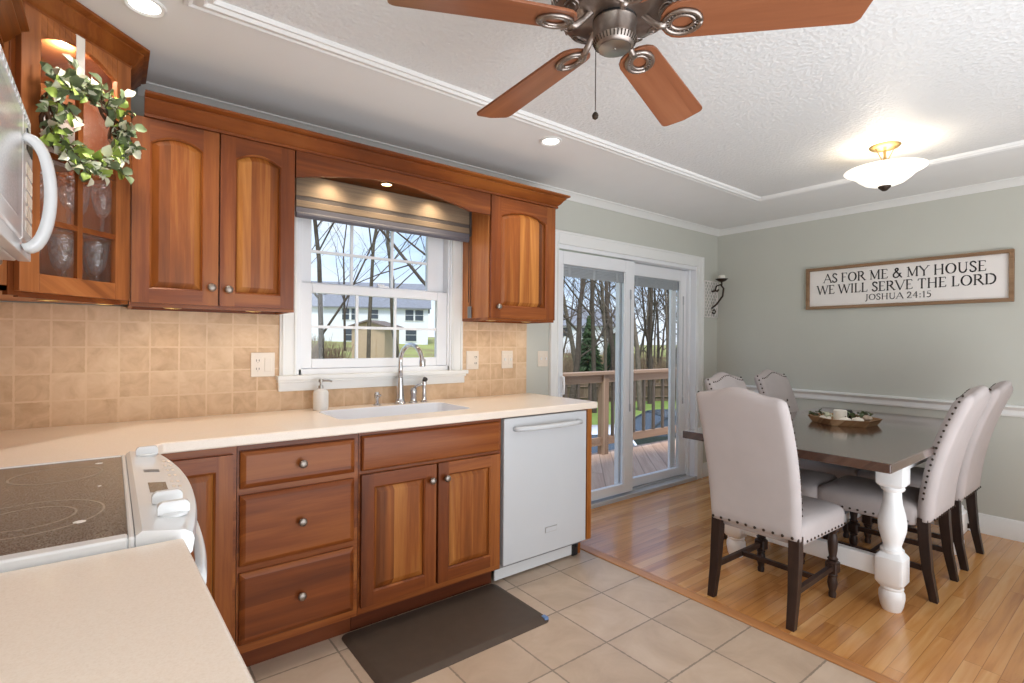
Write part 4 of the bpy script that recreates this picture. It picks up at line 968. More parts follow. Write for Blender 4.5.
# ------------------------------------------------------------------ sconce and sign
c = thing('wall_sconce', 'scrolled iron candle sconce with lattice back beside the patio door', 'sconce', (4.53, YW, 1.52))
mb = MB(); sxc = 4.53; yk = YW-.012
for k in range(5):
    for j in range(11):
        cx, cz = sxc-.09+.045*k+(.0225 if j % 2 else 0), 1.53+.031*j
        if cx > sxc+.10: continue
        mb.tube([(cx+.019*math.cos(2*PI*q/12), yk, cz+.019*math.sin(2*PI*q/12)) for q in range(13)], .004, 5)
for a, b in (((sxc-.115, 1.515), (sxc-.115, 1.855)), ((sxc+.105, 1.515), (sxc+.105, 1.855)), ((sxc-.115, 1.515), (sxc+.105, 1.515)), ((sxc-.115, 1.855), (sxc+.105, 1.855))): mb.tube([(a[0], yk, a[1]), (b[0], yk, b[1])], .006, 6)
obj('lattice_back', mb, M['signboard'], c, smooth='all', label='distressed cream fretwork plate')
mb = MB(); pts = []
for q in range(9): a = math.radians(200-40*q*1.0); pts.append((sxc, yk-.03-.02*math.cos(a), 1.60+.022*math.sin(a)))
pts = [(sxc, yk-.012, 1.56), (sxc, yk-.03, 1.545), (sxc, yk-.045, 1.565), (sxc, yk-.03, 1.59), (sxc, yk-.018, 1.575)]
mb.tube(pts, .007, 7)
mb.tube([(sxc, yk-.005, 1.60), (sxc, yk-.06, 1.64), (sxc, yk-.115, 1.71), (sxc, yk-.125, 1.78), (sxc, yk-.095, 1.82), (sxc, yk-.055, 1.81), (sxc, yk-.04, 1.775), (sxc, yk-.06, 1.755), (sxc, yk-.075, 1.775)], [.008, .009, .009, .009, .008, .007, .007, .008, .009], 8)
mb.tube([(sxc, yk-.105, 1.815), (sxc, yk-.105, 1.845)], .008, 8); mb.tube([(sxc, yk-.005, 1.76), (sxc, yk-.05, 1.765)], .008, 6)
obj('scroll_arm', mb, M['iron'], c, smooth='all')
mb = MB(); mb.lathe([(.008, 1.842), (.03, 1.850), (.052, 1.866), (.058, 1.872), (.05, 1.872), (.0005, 1.858)], (sxc, yk-.105, 0), 18); obj('candle_cup', mb, M['iron'], c, smooth=True)
mb = MB(); mb.lathe([(.03, 1.862), (.031, 1.90), (.027, 1.906), (.0005, 1.902)], (sxc, yk-.105, 0), 16); tag(obj('candle', mb, M['candle'], smooth=True), 'short ivory pillar candle in the wall sconce cup', 'candle')

c = thing('wall_sign', 'long white framed sign with black scripture lettering on the dining wall', 'sign', (XD, 1.276, 1.54))
y0, y1, z0, z1 = .640, 1.910, 1.555, 1.898
mb = MB(); fwid = .024
mb.box(XD-.034, XD, y0, y1, z1-fwid, z1); mb.box(XD-.034, XD, y0, y1, z0, z0+fwid); mb.box(XD-.034, XD, y0, y0+fwid, z0+fwid, z1-fwid); mb.box(XD-.034, XD, y1-fwid, y1, z0+fwid, z1-fwid)
obj('frame', mb, M['sign_wood'], c, bevel=.002)
mb = MB(); mb.box(XD-.012, XD-.001, y0+fwid, y1-fwid, z0+fwid, z1-fwid); obj('board', mb, M['signboard'], c)
def font(name):
    for f_ in bpy.data.fonts: return None
def text_mesh(body, width, height, yc_, zc, name):
    cu = bpy.data.curves.new('lettering', 'FONT'); cu.body = body; cu.align_x = 'CENTER'; cu.align_y = 'CENTER'; cu.size = 1; cu.extrude = .004
    to = bpy.data.objects.new('lettering_src', cu); COL.objects.link(to)
    dg = bpy.context.evaluated_depsgraph_get(); me = bpy.data.meshes.new_from_object(to.evaluated_get(dg))
    COL.objects.unlink(to); bpy.data.objects.remove(to)
    return me
def serif_line(parent, body, width, height, yc_, zc):
    """roman capitals: the built-in sans outline with slab serifs and stroke contrast added as geometry"""
    S_ = {  # strokes on a 0..1 grid: thick 'T' / thin 't' polylines, and serif feet
     'A': (.86, [('t', [(0, 0), (.43, 1)]), ('T', [(.43, 1), (.86, 0)]), ('t', [(.17, .36), (.70, .36)])], [(0, 0), (.86, 0)]),
     'S': (.56, [('T', [(.50, .84), (.42, .95), (.28, 1.0), (.12, .94), (.06, .78), (.14, .63), (.32, .50), (.46, .37), (.52, .22), (.44, .06), (.26, 0), (.10, .05), (.03, .2)])], []),
     'F': (.62, [('T', [(.12, 0), (.12, 1)]), ('t', [(.12, .98), (.58, .98), (.60, .82)]), ('t', [(.12, .52), (.46, .52)])], [(.12, 0), (.08, 1)]),
     'O': (.92, [('O', None)], []),
     'R': (.80, [('T', [(.12, 0), (.12, 1)]), ('t', [(.12, .98), (.38, .98)]), ('T', [(.38, .98), (.54, .92), (.60, .76), (.54, .58), (.38, .50)]), ('t', [(.38, .50), (.12, .50)]), ('T', [(.36, .50), (.78, 0)])], [(.12, 0), (.08, 1), (.80, 0)]),
     'M': (1.08, [('t', [(.14, 0), (.14, 1)]), ('T', [(.14, 1), (.52, .08)]), ('t', [(.52, .08), (.92, 1)]), ('T', [(.94, 1), (.94, 0)])], [(.14, 0), (.1, 1), (.94, 0), (.98, 1)]),
     'E': (.64, [('T', [(.12, 0), (.12, 1)]), ('t', [(.12, .98), (.56, .98), (.58, .84)]), ('t', [(.12, .52), (.46, .52)]), ('t', [(.12, .02), (.58, .02), (.62, .18)])], [(.08, 0), (.08, 1)]),
     '&': (.90, [('T', [(.88, 0), (.30, .72), (.26, .86), (.36, .98), (.50, .96), (.54, .82), (.44, .68), (.20, .50), (.08, .32), (.10, .12), (.26, 0), (.46, .02), (.64, .18), (.76, .42)]), ('t', [(.66, .44), (.86, .44)])], []),
     'Y': (.80, [('T', [(0, 1), (.40, .48), (.40, 0)]), ('t', [(.40, .48), (.80, 1)])], [(0, 1), (.80, 1), (.40, 0)]),
     'H': (.90, [('T', [(.14, 0), (.14, 1)]), ('T', [(.76, 0), (.76, 1)]), ('t', [(.14, .52), (.76, .52)])], [(.14, 0), (.14, 1), (.76, 0), (.76, 1)]),
     'U': (.86, [('T', [(.14, 1), (.14, .34), (.20, .12), (.34, .01), (.50, 0), (.64, .08), (.72, .28)]), ('t', [(.72, .28), (.72, 1)])], [(.14, 1), (.72, 1)]),
     'W': (1.22, [('T', [(0, 1), (.32, 0)]), ('t', [(.32, 0), (.61, .96)]), ('T', [(.61, .96), (.90, 0)]), ('t', [(.90, 0), (1.22, 1)])], [(0, 1), (.61, .98), (1.22, 1)]),
     'I': (.30, [('T', [(.15, 0), (.15, 1)])], [(.15, 0), (.15, 1)]),
     'L': (.62, [('T', [(.12, 0), (.12, 1)]), ('t', [(.12, .02), (.56, .02), (.60, .2)])], [(.12, 1), (.08, 0)]),
     'V': (.84, [('T', [(0, 1), (.42, 0)]), ('t', [(.42, 0), (.84, 1)])], [(0, 1), (.84, 1)]),
     'T': (.74, [('T', [(.37, 0), (.37, 1)]), ('t', [(.02, .82), (.04, .98), (.70, .98), (.72, .82)])], [(.37, 0)]),
     'D': (.88, [('T', [(.12, 0), (.12, 1)]), ('t', [(.12, .98), (.40, .98)]), ('T', [(.40, .98), (.64, .90), (.78, .70), (.80, .5), (.76, .28), (.62, .10), (.40, .02)]), ('t', [(.40, .02), (.12, .02)])], [(.08, 0), (.08, 1)]),
     'J': (.36, [('T', [(.22, 1), (.22, .10), (.16, -.10), (.02, -.22)])], [(.22, 1)]),
     '2': (.62, [('T', [(.06, .78), (.14, .94), (.30, 1), (.46, .92), (.50, .74), (.40, .50), (.06, .03)]), ('t', [(.06, .03), (.56, .03), (.60, .16)])], []),
     '4': (.66, [('t', [(.44, 1), (.04, .30), (.62, .30)]), ('T', [(.45, 0), (.45, 1)])], [(.45, 0)]),
     ':': (.26, [('D', [(.13, .08), (.13, .58)])], []),
     '1': (.40, [('T', [(.22, 0), (.22, .98)]), ('t', [(.22, .98), (.06, .84)])], [(.22, 0)]),
     '5': (.60, [('t', [(.52, .98), (.16, .98), (.12, .58)]), ('T', [(.12, .58), (.30, .64), (.46, .52), (.50, .32), (.42, .10), (.24, 0), (.06, .06)])], []),
    }
    x = 0; items = []
    for ch in body:
        if ch == ' ': x += .36; continue
        w_, st_, sf = S_[ch]; items.append((x, ch)); x += w_+.13
    total = x-.13; k = width/total; mb = MB(); xf = XD-.0128
    def P(a, b, dx=0): return (xf-dx, yc_+width/2-a*k, zc-height/2+b*height)
    def seg_(p, q, t_):
        p, q = Vector(p), Vector(q); d_ = (q-p)
        if d_.length < 1e-6: return
        d_.normalize(); n_ = Vector((-d_.y, d_.x))*t_/2
        p2, q2 = p-d_*t_*.25, q+d_*t_*.25
        mb.loft([[(xf+.0006, *p2-n_), (xf+.0006, *q2-n_), (xf+.0006, *q2+n_), (xf+.0006, *p2+n_)], [(xf-.001, *p2-n_), (xf-.001, *q2-n_), (xf-.001, *q2+n_), (xf-.001, *p2+n_)]])
    def yz(a, b): return (yc_+width/2-a*k, zc-height/2+b*height)
    for x0_, ch in items:
        w_, st_, sf = S_[ch]
        for ty, pl in st_:
            if ty == 'O':
                n = 28
                for q in range(n):
                    a, b = 2*PI*q/n, 2*PI*(q+1)/n; t_ = height*(.05+.10*abs(math.cos((a+b)/2)))
                    seg_(yz(x0_+.46+.40*math.cos(a), .5+.49*math.sin(a)), yz(x0_+.46+.40*math.cos(b), .5+.49*math.sin(b)), t_)
            elif ty == 'D':
                for a, b in pl: seg_(yz(x0_+a-.03, b), yz(x0_+a+.03, b), height*.15)
            else:
                for (a, b), (c_, e_) in zip(pl, pl[1:]): seg_(yz(x0_+a, b), yz(x0_+c_, e_), height*(.13 if ty == 'T' else .06))
        for a, b in sf: seg_(yz(x0_+a-.11, b+(.02 if b < .5 else -.02)), yz(x0_+a+.11, b+(.02 if b < .5 else -.02)), height*.05)
    return obj('lettering', mb, M['ink'], parent)
serif_line(c, 'AS FOR ME & MY HOUSE', 1.0, .070, 1.278, 1.806)
serif_line(c, 'WE WILL SERVE THE LORD', 1.10, .070, 1.276, 1.714)
serif_line(c, 'JOSHUA 24:15', .41, .044, 1.275, 1.635)

# ------------------------------------------------------------------ dining table, chairs, tray
TXa, TXb, TYa, TYb, TZ = 2.555, 4.45, .716, 1.706, .77
c = thing('dining_table', 'dark brown farmhouse dining table with white turned legs', 'table', (3.5, 1.21, 0))
mb = MB(); mb.box(TXa, TXb, TYa, TYb, TZ-.042, TZ); obj('tabletop', mb, M['tabletop'], c, bevel=.005)
LX = (2.955, 4.07); LY = (.822, 1.60)
mb = MB()
for y in LY: mb.box(LX[0]+.05, LX[1]-.05, y-.012, y+.012, TZ-.125, TZ-.042)
for x in LX:
    n = 14
    for q in range(n):
        ya_, yb_ = [LY[0]+.045+(LY[1]-LY[0]-.09)*w_/n for w_ in (q, q+1)]
        def az(y): p = (y-(LY[0]+LY[1])/2)/((LY[1]-LY[0])/2-.045); return TZ-.115+.045*(1-p*p)
        mb.loft([[(x-.014, y, az(y)), (x-.014, y, TZ-.042), (x+.014, y, TZ-.042), (x+.014, y, az(y))] for y in (ya_, yb_)])
obj('apron', mb, M['tableleg'], c)
def table_leg(x, y):
    mb = MB(); b = .056
    mb.loft([[(x+a, y+e_, z) for a, e_ in rrect(-w_, w_, -w_, w_, .008, 2)] for w_, z in ((b, TZ-.042), (b, TZ-.165), (b-.012, TZ-.18))])
    mb.lathe([(.046, TZ-.178), (.05, TZ-.187), (.046, TZ-.197), (.036, TZ-.205), (.036, TZ-.225), (.040, TZ-.26), (.052, TZ-.31), (.058, TZ-.35), (.056, TZ-.39), (.044, TZ-.435), (.037, TZ-.46), (.040, TZ-.472), (.048, TZ-.478), (.048, TZ-.49), (.04, TZ-.498)], (x, y, 0), 24)
    mb.loft([[(x+a, y+e_, z) for a, e_ in rrect(-w_, w_, -w_, w_, .016, 2)] for w_, z in ((.042, TZ-.492), (.058, TZ-.515), (.058, .14), (.045, .118))])
    mb.lathe([(.044, .12), (.048, .108), (.044, .10), (.052, .085), (.053, .06), (.046, .02), (.038, 0)], (x, y, 0), 24)
    obj('leg', mb, M['tableleg'], c, smooth=32)
for x in LX:
    for y in LY: table_leg(x, y)
mb = MB()
for x in LX: mb.box(x-.022, x+.022, LY[0]+.05, LY[1]-.05, .148, .238)
mb.box(LX[0]+.022, LX[1]-.022, 1.229, 1.277, .16, .225)
obj('stretcher', mb, M['tableleg'], c, bevel=.004)

def make_chair(label, loc, rz):
    c = thing('dining_chair', label, 'chair', (0, 0, 0), 0, 'upholstered dining chairs around the table')
    def rr_ring(ins, z, dz=None):
        pts = []
        for a, b in rrect(-.215+ins, .275-ins, -.222+ins, .222-ins, .045, 4):
            taper = 1 - .06*(1-(a+.215)/.49); pts.append((a, b*taper, z))
        return pts
    mb = MB(); mb.loft([rr_ring(i, z) for i, z in ((.012, .352), (.002, .36), (0, .375), (0, .425), (.004, .441), (.016, .455), (.04, .466), (.08, .474), (.13, .477))]); obj('seat', mb, M['fabric'], c, smooth=50)
    # camel back
    def ztop(y):
        q = abs(y)/.215; return 1.032+.036*(.5+.5*math.cos(PI*min(q/.78, 1))) - .016*(max(0, (q-.84)/.16)**2)
    def xc(z): t_ = (z-.385)/.68; return -.232-.03*t_-.145*t_*t_
    def half(z): t_ = (z-.385)/.68; return .212+.008*math.sin(PI*min(max(t_, 0), 1))
    ny, nz, th = 20, 22, .040
    rings = []
    zs = [0, .03]+[.03+.90*k/(nz-6) for k in range(1, nz-5)]+[.955, .978, .992, 1.0]
    for t_ in zs:
        front, back = [], []
        for k in range(ny+1):
            s = -1+2*k/ny; s2 = math.sin(s*PI/2)*.35+s*.65
            yb_ = s2*.215; zt = ztop(yb_); z = .385+(zt-.385)*t_; y = s2*half(z)
            e1 = min(1, (1-abs(s2))/.13); h_ = math.sqrt(max(0, 1-(1-e1)**2))
            e2 = min(1, (zt-z)/.05); h2 = math.sqrt(max(0, 1-(1-e2)**2)); e3 = min(1, (z-.385)/.02+.55)
            hh = th*max(.04, min(h_, 1)*.86+.14*1)*max(.02, h2)*e3
            if abs(s) > .999: hh = th*.25*max(.02, h2)
            front.append((xc(z)+hh+.006*(1-abs(s2)**2), y, z)); back.append((xc(z)-hh*.8, y, z))
        rings.append(front+list(reversed(back)))
    mb = MB(); mb.loft(rings); obj('backrest', mb, M['fabric'], c, smooth='all')
    # nailhead trim
    nl = MB()
    def nail(p, n_, r=.0062):
        n_ = Vector(n_).normalized(); a = n_.orthogonal().normalized(); b = n_.cross(a); p = Vector(p)
        nl.loft([[p+n_*h+(a*math.cos(2*PI*k/8)+b*math.sin(2*PI*k/8))*q for k in range(8)] for q, h in ((r, -.001), (r*.9, .0022), (r*.5, .004), (.0003, .0046))])
    for k in range(10): y = -.19+.38*k/9; nail((xc(.398)-th*.8-.0005, y, .402), (-1, 0, 0), .0072)
    for s in (-1, 1):
        for k in range(12):
            x = -.16+.40*k/11; tp = 1-.06*(1-(x+.215)/.49); nail((x, s*(.2225*tp), .372), (0, s, 0))
        for k in range(19):
            z = .50+.525*k/18; nail((xc(z)+th*.42, s*(half(z)-.003), z), (.35, s, 0))
            
    for k in range(13): nail((.2755, -.18+.36*k/12, .372), (1, 0, 0))
    for k in range(17):
        y = -.185+.37*k/16; z = ztop(y)-.024; nail((xc(z)+th*.86+.004*(1-abs(y/.215)), y, z), (1, 0, .3))
    obj('nailhead_trim', nl, M['iron'], c, smooth='all')
    # legs
    for s in (-1, 1):
        mb = MB(); R = []
        for z, x, w_ in ((.40, -.222, .024), (.30, -.226, .024), (.15, -.240, .021), (0.0, -.268, .0175)):
            y = s*.187+s*.004*(1-z/.4); R.append([(x-w_*.95, y-w_, z), (x+w_*.95, y-w_, z), (x+w_*.95, y+w_, z), (x-w_*.95, y+w_, z)])
        mb.loft(R); obj('leg', mb, M['darkwood'], c, bevel=.002)
    for s in (-1, 1):
        mb = MB(); x, y = .208, s*.180
        mb.loft([[(x+a, y+b, z) for a, b in rrect(-.023, .023, -.023, .023, .004, 1)] for z in (.353, .338)])
        mb.lathe([(.02, .34), (.026, .333), (.02, .326), (.0165, .318), (.021, .30), (.023, .27), (.021, .235), (.0165, .205), (.019, .198), (.025, .192), (.019, .186), (.017, .18)], (x, y, 0), 16)
        mb.loft([[(x+a, y+b, z) for a, b in rrect(-w_, w_, -w_, w_, .006, 1)] for w_, z in ((.020, .183), (.027, .174), (.027, .128), (.020, .120))])
        mb.lathe([(.018, .121), (.023, .112), (.018, .104), (.021, .09), (.023, .07), (.019, .045), (.0145, .03), (.018, .018), (.016, 0)], (x, y, 0), 16)
        obj('leg', mb, M['darkwood'], c, smooth=35)
    mb = MB()
    for s in (-1, 1):
        mb.loft([[(x, s*yy-.011, z0), (x, s*yy+.011, z0), (x, s*yy+.011, z0+.026), (x, s*yy-.011, z0+.026)] for x, yy, z0 in ((.19, .181, .138), (-.238, .188, .138))])
    mb.box(-.012, .012, -.174, .174, .142, .164)
    obj('stretcher', mb, M['darkwood'], c, bevel=.002)
    c.location = loc; c.rotation_euler = (0, 0, rz); return c
proto = make_chair('pale upholstered chair with nailhead trim at the kitchen end of the table, back turned', (2.655, 1.225, 0), 0)
copy_tree(proto, (3.40, .985, 0), PI/2, 'upholstered chair on the near long side of the table, next to the white corner leg')
copy_tree(proto, (4.00, .985, 0), PI/2, 'upholstered chair on the near long side of the table, farthest from the kitchen')
copy_tree(proto, (3.33, 1.52, 0), -PI/2, 'upholstered chair on the patio side of the table, nearer the sliding door')
copy_tree(proto, (3.99, 1.52, 0), -PI/2, 'upholstered chair on the patio side of the table, nearer the dining wall')

# tray centrepiece
tx, ty, ta = 3.64, 1.27, math.radians(-2)
c = thing('wooden_tray', 'hexagonal wooden tray of candles and greenery on the table', 'tray', (tx, ty, TZ), ta)
mb = MB(); hx = [(.202*math.cos(PI/3*k), .202*math.sin(PI/3*k)) for k in range(6)]
mb.loft([[(a*k, b*k, z) for a, b in hx] for k, z in ((.86, 0), (.88, .004), (1.0, .040), (.955, .040), (.84, .010))]); obj('body', mb, M['tray_wood'], c, local=True)
def loc(u, v, z): return (tx+.79*u-.61*v, ty-.61*u-.79*v, TZ+z)   # u across the table towards its near end, v towards the kitchen
p = loc(-.045, .03, .0105); mb = MB(); mb.lathe([(.036, 0), (.037, .004), (.037, .072), (.033, .077), (.0005, .074)], p, 20); tag(obj('pillar_candle', mb, M['candle'], smooth=True), 'white pillar candle standing in the wooden tray', 'candle')
p = loc(.035, -.03, .0105); mb = MB(); mb.lathe([(.03, 0), (.034, .01), (.034, .06), (.028, .07), (.0005, .07)], p, 16); tag(obj('votive_cup', mb, M['black'], smooth=True), 'black votive cup in the tray behind the greenery', 'candle holder')
def cotton(u, v, z, lb, m):
    p = loc(u, v, z); o = thing('fabric_flower', lb, 'flower', p, 0, 'fabric flowers in the tray'); mb = MB(); rg = random.Random(int(u*1000)+5)
    for q in range(9):
        a = 2*PI*q/8; r = .018 if q < 8 else 0; mb.sphere((p[0]+r*math.cos(a), p[1]+r*math.sin(a), p[2]+.022+(.008 if q == 8 else 0)), .016, 8, 6, .85)
    obj('petals', mb, M[m], o, smooth='all'); mb = MB(); mb.sphere((p[0], p[1], p[2]+.042), .006, 8, 5); obj('centre', mb, M['twig'], o, smooth='all')
cotton(-.06, .105, .012, 'cream fabric flower at the front left of the tray', 'candle'); cotton(.015, .105, .012, 'cream fabric flower in front of the pillar candle', 'candle'); cotton(.12, .03, .014, 'blush fabric flower at the right end of the tray', 'fabric2'); cotton(-.125, .01, .012, 'cream fabric flower at the left end of the tray', 'candle')
def sprig(u, v, lb, n=12, m='leaf', seed=1):
    p = Vector(loc(u, v, .012)); o = thing('eucalyptus_sprig', lb, 'greenery', tuple(p), 0, 'greenery in the tray'); rg = random.Random(seed); mb = MB(); sm = MB()
    d_ = Vector((math.cos(seed*2.1), math.sin(seed*2.1), .0)); sm.tube([p+Vector((0, 0, .004)), p+d_*.04+Vector((0, 0, .03)), p+d_*.08+Vector((0, 0, .045))], .002, 5)
    for q in range(n):
        b = p+d_*.085*rg.random()+Vector((0, 0, .012+.03*rg.random())); leaf(mb, b, Vector((rg.uniform(-1, 1), rg.uniform(-1, 1), rg.uniform(.1, .9))), Vector((rg.uniform(-.4, .4), rg.uniform(-.4, .4), 1)).normalized(), rg.uniform(.025, .042), rg.uniform(.018, .03))
    obj('stem', sm, M['twig'], o); q_ = obj('leaves', mb, M[m], o, smooth='all'); q_['kind'] = 'stuff'
sprig(.065, .07, 'green sprig at the front of the tray, right of the candle', seed=1); sprig(.13, -.04, 'green sprig poking over the right end of the tray', seed=2); sprig(-.15, .05, 'grey-green sprig over the left end of the tray', seed=3, m='leaf_pale'); sprig(-.07, -.09, 'green sprig behind the pillar candle', seed=4)

# ------------------------------------------------------------------ floor mat
c = thing('kitchen_mat', 'dark brown anti-fatigue mat on the tile floor before the sink', 'mat', (1.17, 1.95, 0))
mb = MB(); o_ = lambda i: rrect(.775+i, 1.585-i, 1.725+i, 2.180-i, .035, 5)
mb.loft([[(a, b, z) for a, b in o_(i)] for i, z in ((0, .0005), (.0, .003), (.022, .014), (.03, .0155))]); obj('pad', mb, M['mat'], c, smooth=20)
mb = MB(); mb.loft([[(a, b, z) for a, b in ((1.555, 1.737), (1.575, 1.737), (1.575, 1.765), (1.555, 1.765))] for z in (.004, .0158)]); obj('corner_tag', mb, M['blue'], c, label='small pale blue corner tag')

# ------------------------------------------------------------------ outdoors
def pt(u, dist, zz=0): 
    q = fw*dist + r0*((u-512)/514.6*dist); return (q.x, q.y, zz)
def terr(x, y):
    t_ = min(max((y-19)/60, 0), 1); t_ = t_*t_*(3-2*t_); s = min(max((y-x-3)/14, 0), 1)*min(max((y-14)/10, 0), 1); s = s*s*(3-2*s); return -2.3+2.7*t_+1.5*s
mb = MB(); xs = [-60+8*k for k in range(30)]; ys = [2.95, 6, 10, 14, 18]+[20+4*k for k in range(26)]
G = [[mb.v((x, y, terr(x, y))) for x in xs] for y in ys]
for a, b in zip(G, G[1:]):
    for i in range(len(xs)-1): mb.f([a[i], a[i+1], b[i+1], b[i]])
struct('ground', mb, M['grass'], 'green lawn rising to the woods beyond the deck', 'lawn', smooth='all')
struct('deck_floor', MB().box(1.2, 7.6, YW+.165, 4.25, -.16, -.06), M['deck'], 'weathered cedar deck boards outside the patio door', 'deck')
rg_ = thing('deck_railing', 'cedar deck railing with square balusters outside the patio door', 'railing', (4.4, 4.16, -.06))
mb = MB(); mb.box(1.2, 7.6, 4.09, 4.23, .885, .92); obj('top_rail', mb, M['rail'], rg_, bevel=.004)
mb = MB(); mb.box(1.2, 7.6, 4.14, 4.18, .79, .885); obj('sub_rail', mb, M['rail'], rg_)
mb = MB(); mb.box(1.2, 7.6, 4.14, 4.18, .05, .14); obj('bottom_rail', mb, M['rail'], rg_)
for x in (1.3, 2.95, 4.62, 6.32, 7.5):
    mb = MB(); mb.box(x-.045, x+.045, 4.115, 4.205, -.06, .885); obj('post', mb, M['railv'], rg_)
x = 1.42
while x < 7.45:
    if min(abs(x-q) for q in (2.95, 4.62, 6.32)) > .07:
        mb = MB(); mb.box(x-.015, x+.015, 4.145, 4.175, .14, .79); obj('baluster', mb, M['balu'], rg_)
    x += .198

# cars in the drive below the deck
def car(label, loc, rz, paint, suv=False):
    c = thing('parked_car', label, 'car', loc, rz); hw = .88
    roofz = 1.66 if suv else 1.44
    low = [(-2.2, .35), (-2.25, .7), (-2.15, .98 if not suv else 1.05), (-1.5, 1.0 if not suv else 1.08), (.75, .95 if not suv else 1.03), (1.9, .80 if not suv else .92), (2.2, .66), (2.25, .35)]
    mb = MB(); mb.loft([[(x, y, z) for x, z in [(a*(1-.02*abs(i)), b-(.05 if abs(i) == 1 and b > .6 else 0)) for a, b in low]] for y, i in ((-hw, 1), (-hw+.1, 0), (hw-.1, 0), (hw, 1))]); obj('body', mb, paint, c, smooth=40, local=True, bevel=.03)
    cab = [(-2.05 if suv else -1.75, 1.0), (-1.85 if suv else -1.05, roofz-.03), (-1.4 if suv else -.7, roofz), (.0, roofz), (.25, roofz-.05), (1.05, .97)]
    mb = MB(); mb.loft([[(x, y*(1 if z < 1.1 else .8), z) for x, z in cab] for y in (-hw+.06, hw-.06)]); gz = obj('glasshouse', mb, M['pane_dark'], c, smooth=30, local=True)
    mb = MB(); mb.loft([[(x*1.0, y*.82, z+.012) for x, z in cab[1:5]] for y in (-hw+.05, hw-.05)], closed=False, cap=(False, False))
    for y in (-hw+.05, hw-.05):
        for (xa, za), (xb, zb) in zip(cab, cab[1:]): mb.tube([(xa, y*(1 if za < 1.1 else .81), za), (xb, y*(1 if zb < 1.1 else .81), zb)], .035, 6)
        mb.tube([(-.3, y, .98), (-.35, y*.81, roofz-.02)], .04, 6)
    obj('roof', mb, paint, gz, local=True, smooth=40)
    for x in (-1.4, 1.4):
        for s in (-1, 1):
            mb = MB(); mb.lathe([(.18, -.1), (.32, -.1), (.335, -.06), (.335, .06), (.32, .1), (.18, .1)], seg=20)
            bmesh.ops.transform(mb.bm, matrix=Matrix.Translation((x, s*(hw-.08), .335)) @ Matrix.Rotation(PI/2, 4, 'X'), verts=mb.bm.verts); wl = obj('wheel', mb, M['tire'], c, local=True, smooth=40)
            mb = MB(); mb.lathe([(.001, -.09), (.18, -.09), (.18, .09), (.001, .09)], seg=14); bmesh.ops.transform(mb.bm, matrix=Matrix.Translation((x, s*(hw-.08), .335)) @ Matrix.Rotation(PI/2, 4, 'X'), verts=mb.bm.verts); obj('hubcap', mb, M['steel'], wl, local=True)
    mb = MB()
    for s in (-1, 1): mb.sphere((2.12, s*.66, .70), .11, 10, 6, .7)
    obj('headlight', mb, M['chrome'], c, local=True, smooth='all')
    return c
a = pt(690, 15.6); car('dark grey sedan parked on the drive below the deck', (a[0], a[1], terr(a[0], a[1])), math.radians(-30), M['cardark'])
a = pt(598, 12.3); car('white car parked nose-on below the deck', (a[0], a[1], terr(a[0], a[1])), math.radians(-122), M['carwhite'])

# picket fence along the back of the lawn
f_ = thing('wood_fence', 'weathered wooden fence at the back of the lawn', 'fence', pt(620, 31, -2.0))
q0, q1 = Vector(pt(545, 30)), Vector(pt(760, 33)); dd = (q1-q0); Ln = dd.length; dd.normalize(); nn = Vector((-dd.y, dd.x, 0)); mb = MB(); k = 0; rg = random.Random(4)
while k*.15 < Ln:
    p = q0+dd*(k*.15); z = terr(p.x, p.y); h = 1.15+rg.uniform(-.04, .04)
    a, b = p, p+dd*.135; mb.loft([[(v.x, v.y, zz) for v in (a, b, b+nn*.02, a+nn*.02)] for zz in (z-.05, z+h)]); k += 1
obj('pickets', mb, M['fence'], f_); mb = MB()
for zz in (.25, .9):
    mb.tube([(q0.x-nn.x*.03, q0.y-nn.y*.03, terr(q0.x, q0.y)+zz), (q1.x-nn.x*.03, q1.y-nn.y*.03, terr(q1.x, q1.y)+zz)], .04, 4)
obj('rail', mb, M['fence'], f_)

# bare winter trees
def grow(seed, H, r, spread, levels=4, lean=0, first=.25, up=.45):
    rg = random.Random(seed); tr, br = MB(), MB()
    def branch(p, d, L, r, lev):
        n = 4 if lev < 2 else 3; pts = [p]; rs = [r]; q = p; dd_ = d
        for i in range(n):
            dd_ = (dd_+Vector((rg.uniform(-1, 1), rg.uniform(-1, 1), rg.uniform(-.5, .9)*up))*(.16+.05*lev)).normalized(); q = q+dd_*L/n; pts.append(q); rs.append(r*(1-.62*(i+1)/n))
        (tr if lev == 0 else br).tube(pts, rs, 7 if lev == 0 else (5 if lev == 1 else 3), caps=False)
        if lev >= levels: return
        nb = (7, 5, 4, 3)[min(lev, 3)]
        for b in range(nb):
            t_ = first+(1-first)*(b+rg.random()*.8)/nb if lev == 0 else .25+.75*(b+rg.random())/nb
            i = min(int(t_*n), n-1); fr = t_*n-i; s = pts[i].lerp(pts[i+1], fr); rr = rs[i]+(rs[i+1]-rs[i])*fr
            ax = (pts[i+1]-pts[i]).normalized(); o = ax.orthogonal().normalized(); o = Matrix.Rotation(rg.uniform(0, 2*PI), 3, ax) @ o
            nd = (ax*(1-spread*rg.uniform(.6, 1.1))+o*spread*rg.uniform(.8, 1.3)+Vector((0, 0, up*.5))).normalized()
            branch(s, nd, L*rg.uniform(.42, .66)*(1.05-.35*t_), rr*rg.uniform(.32, .52), lev+1)
    branch(Vector((0, 0, -.1)), Vector((lean, lean*.3, 1)).normalized(), H, r, 0)
    return tr, br
protos = []
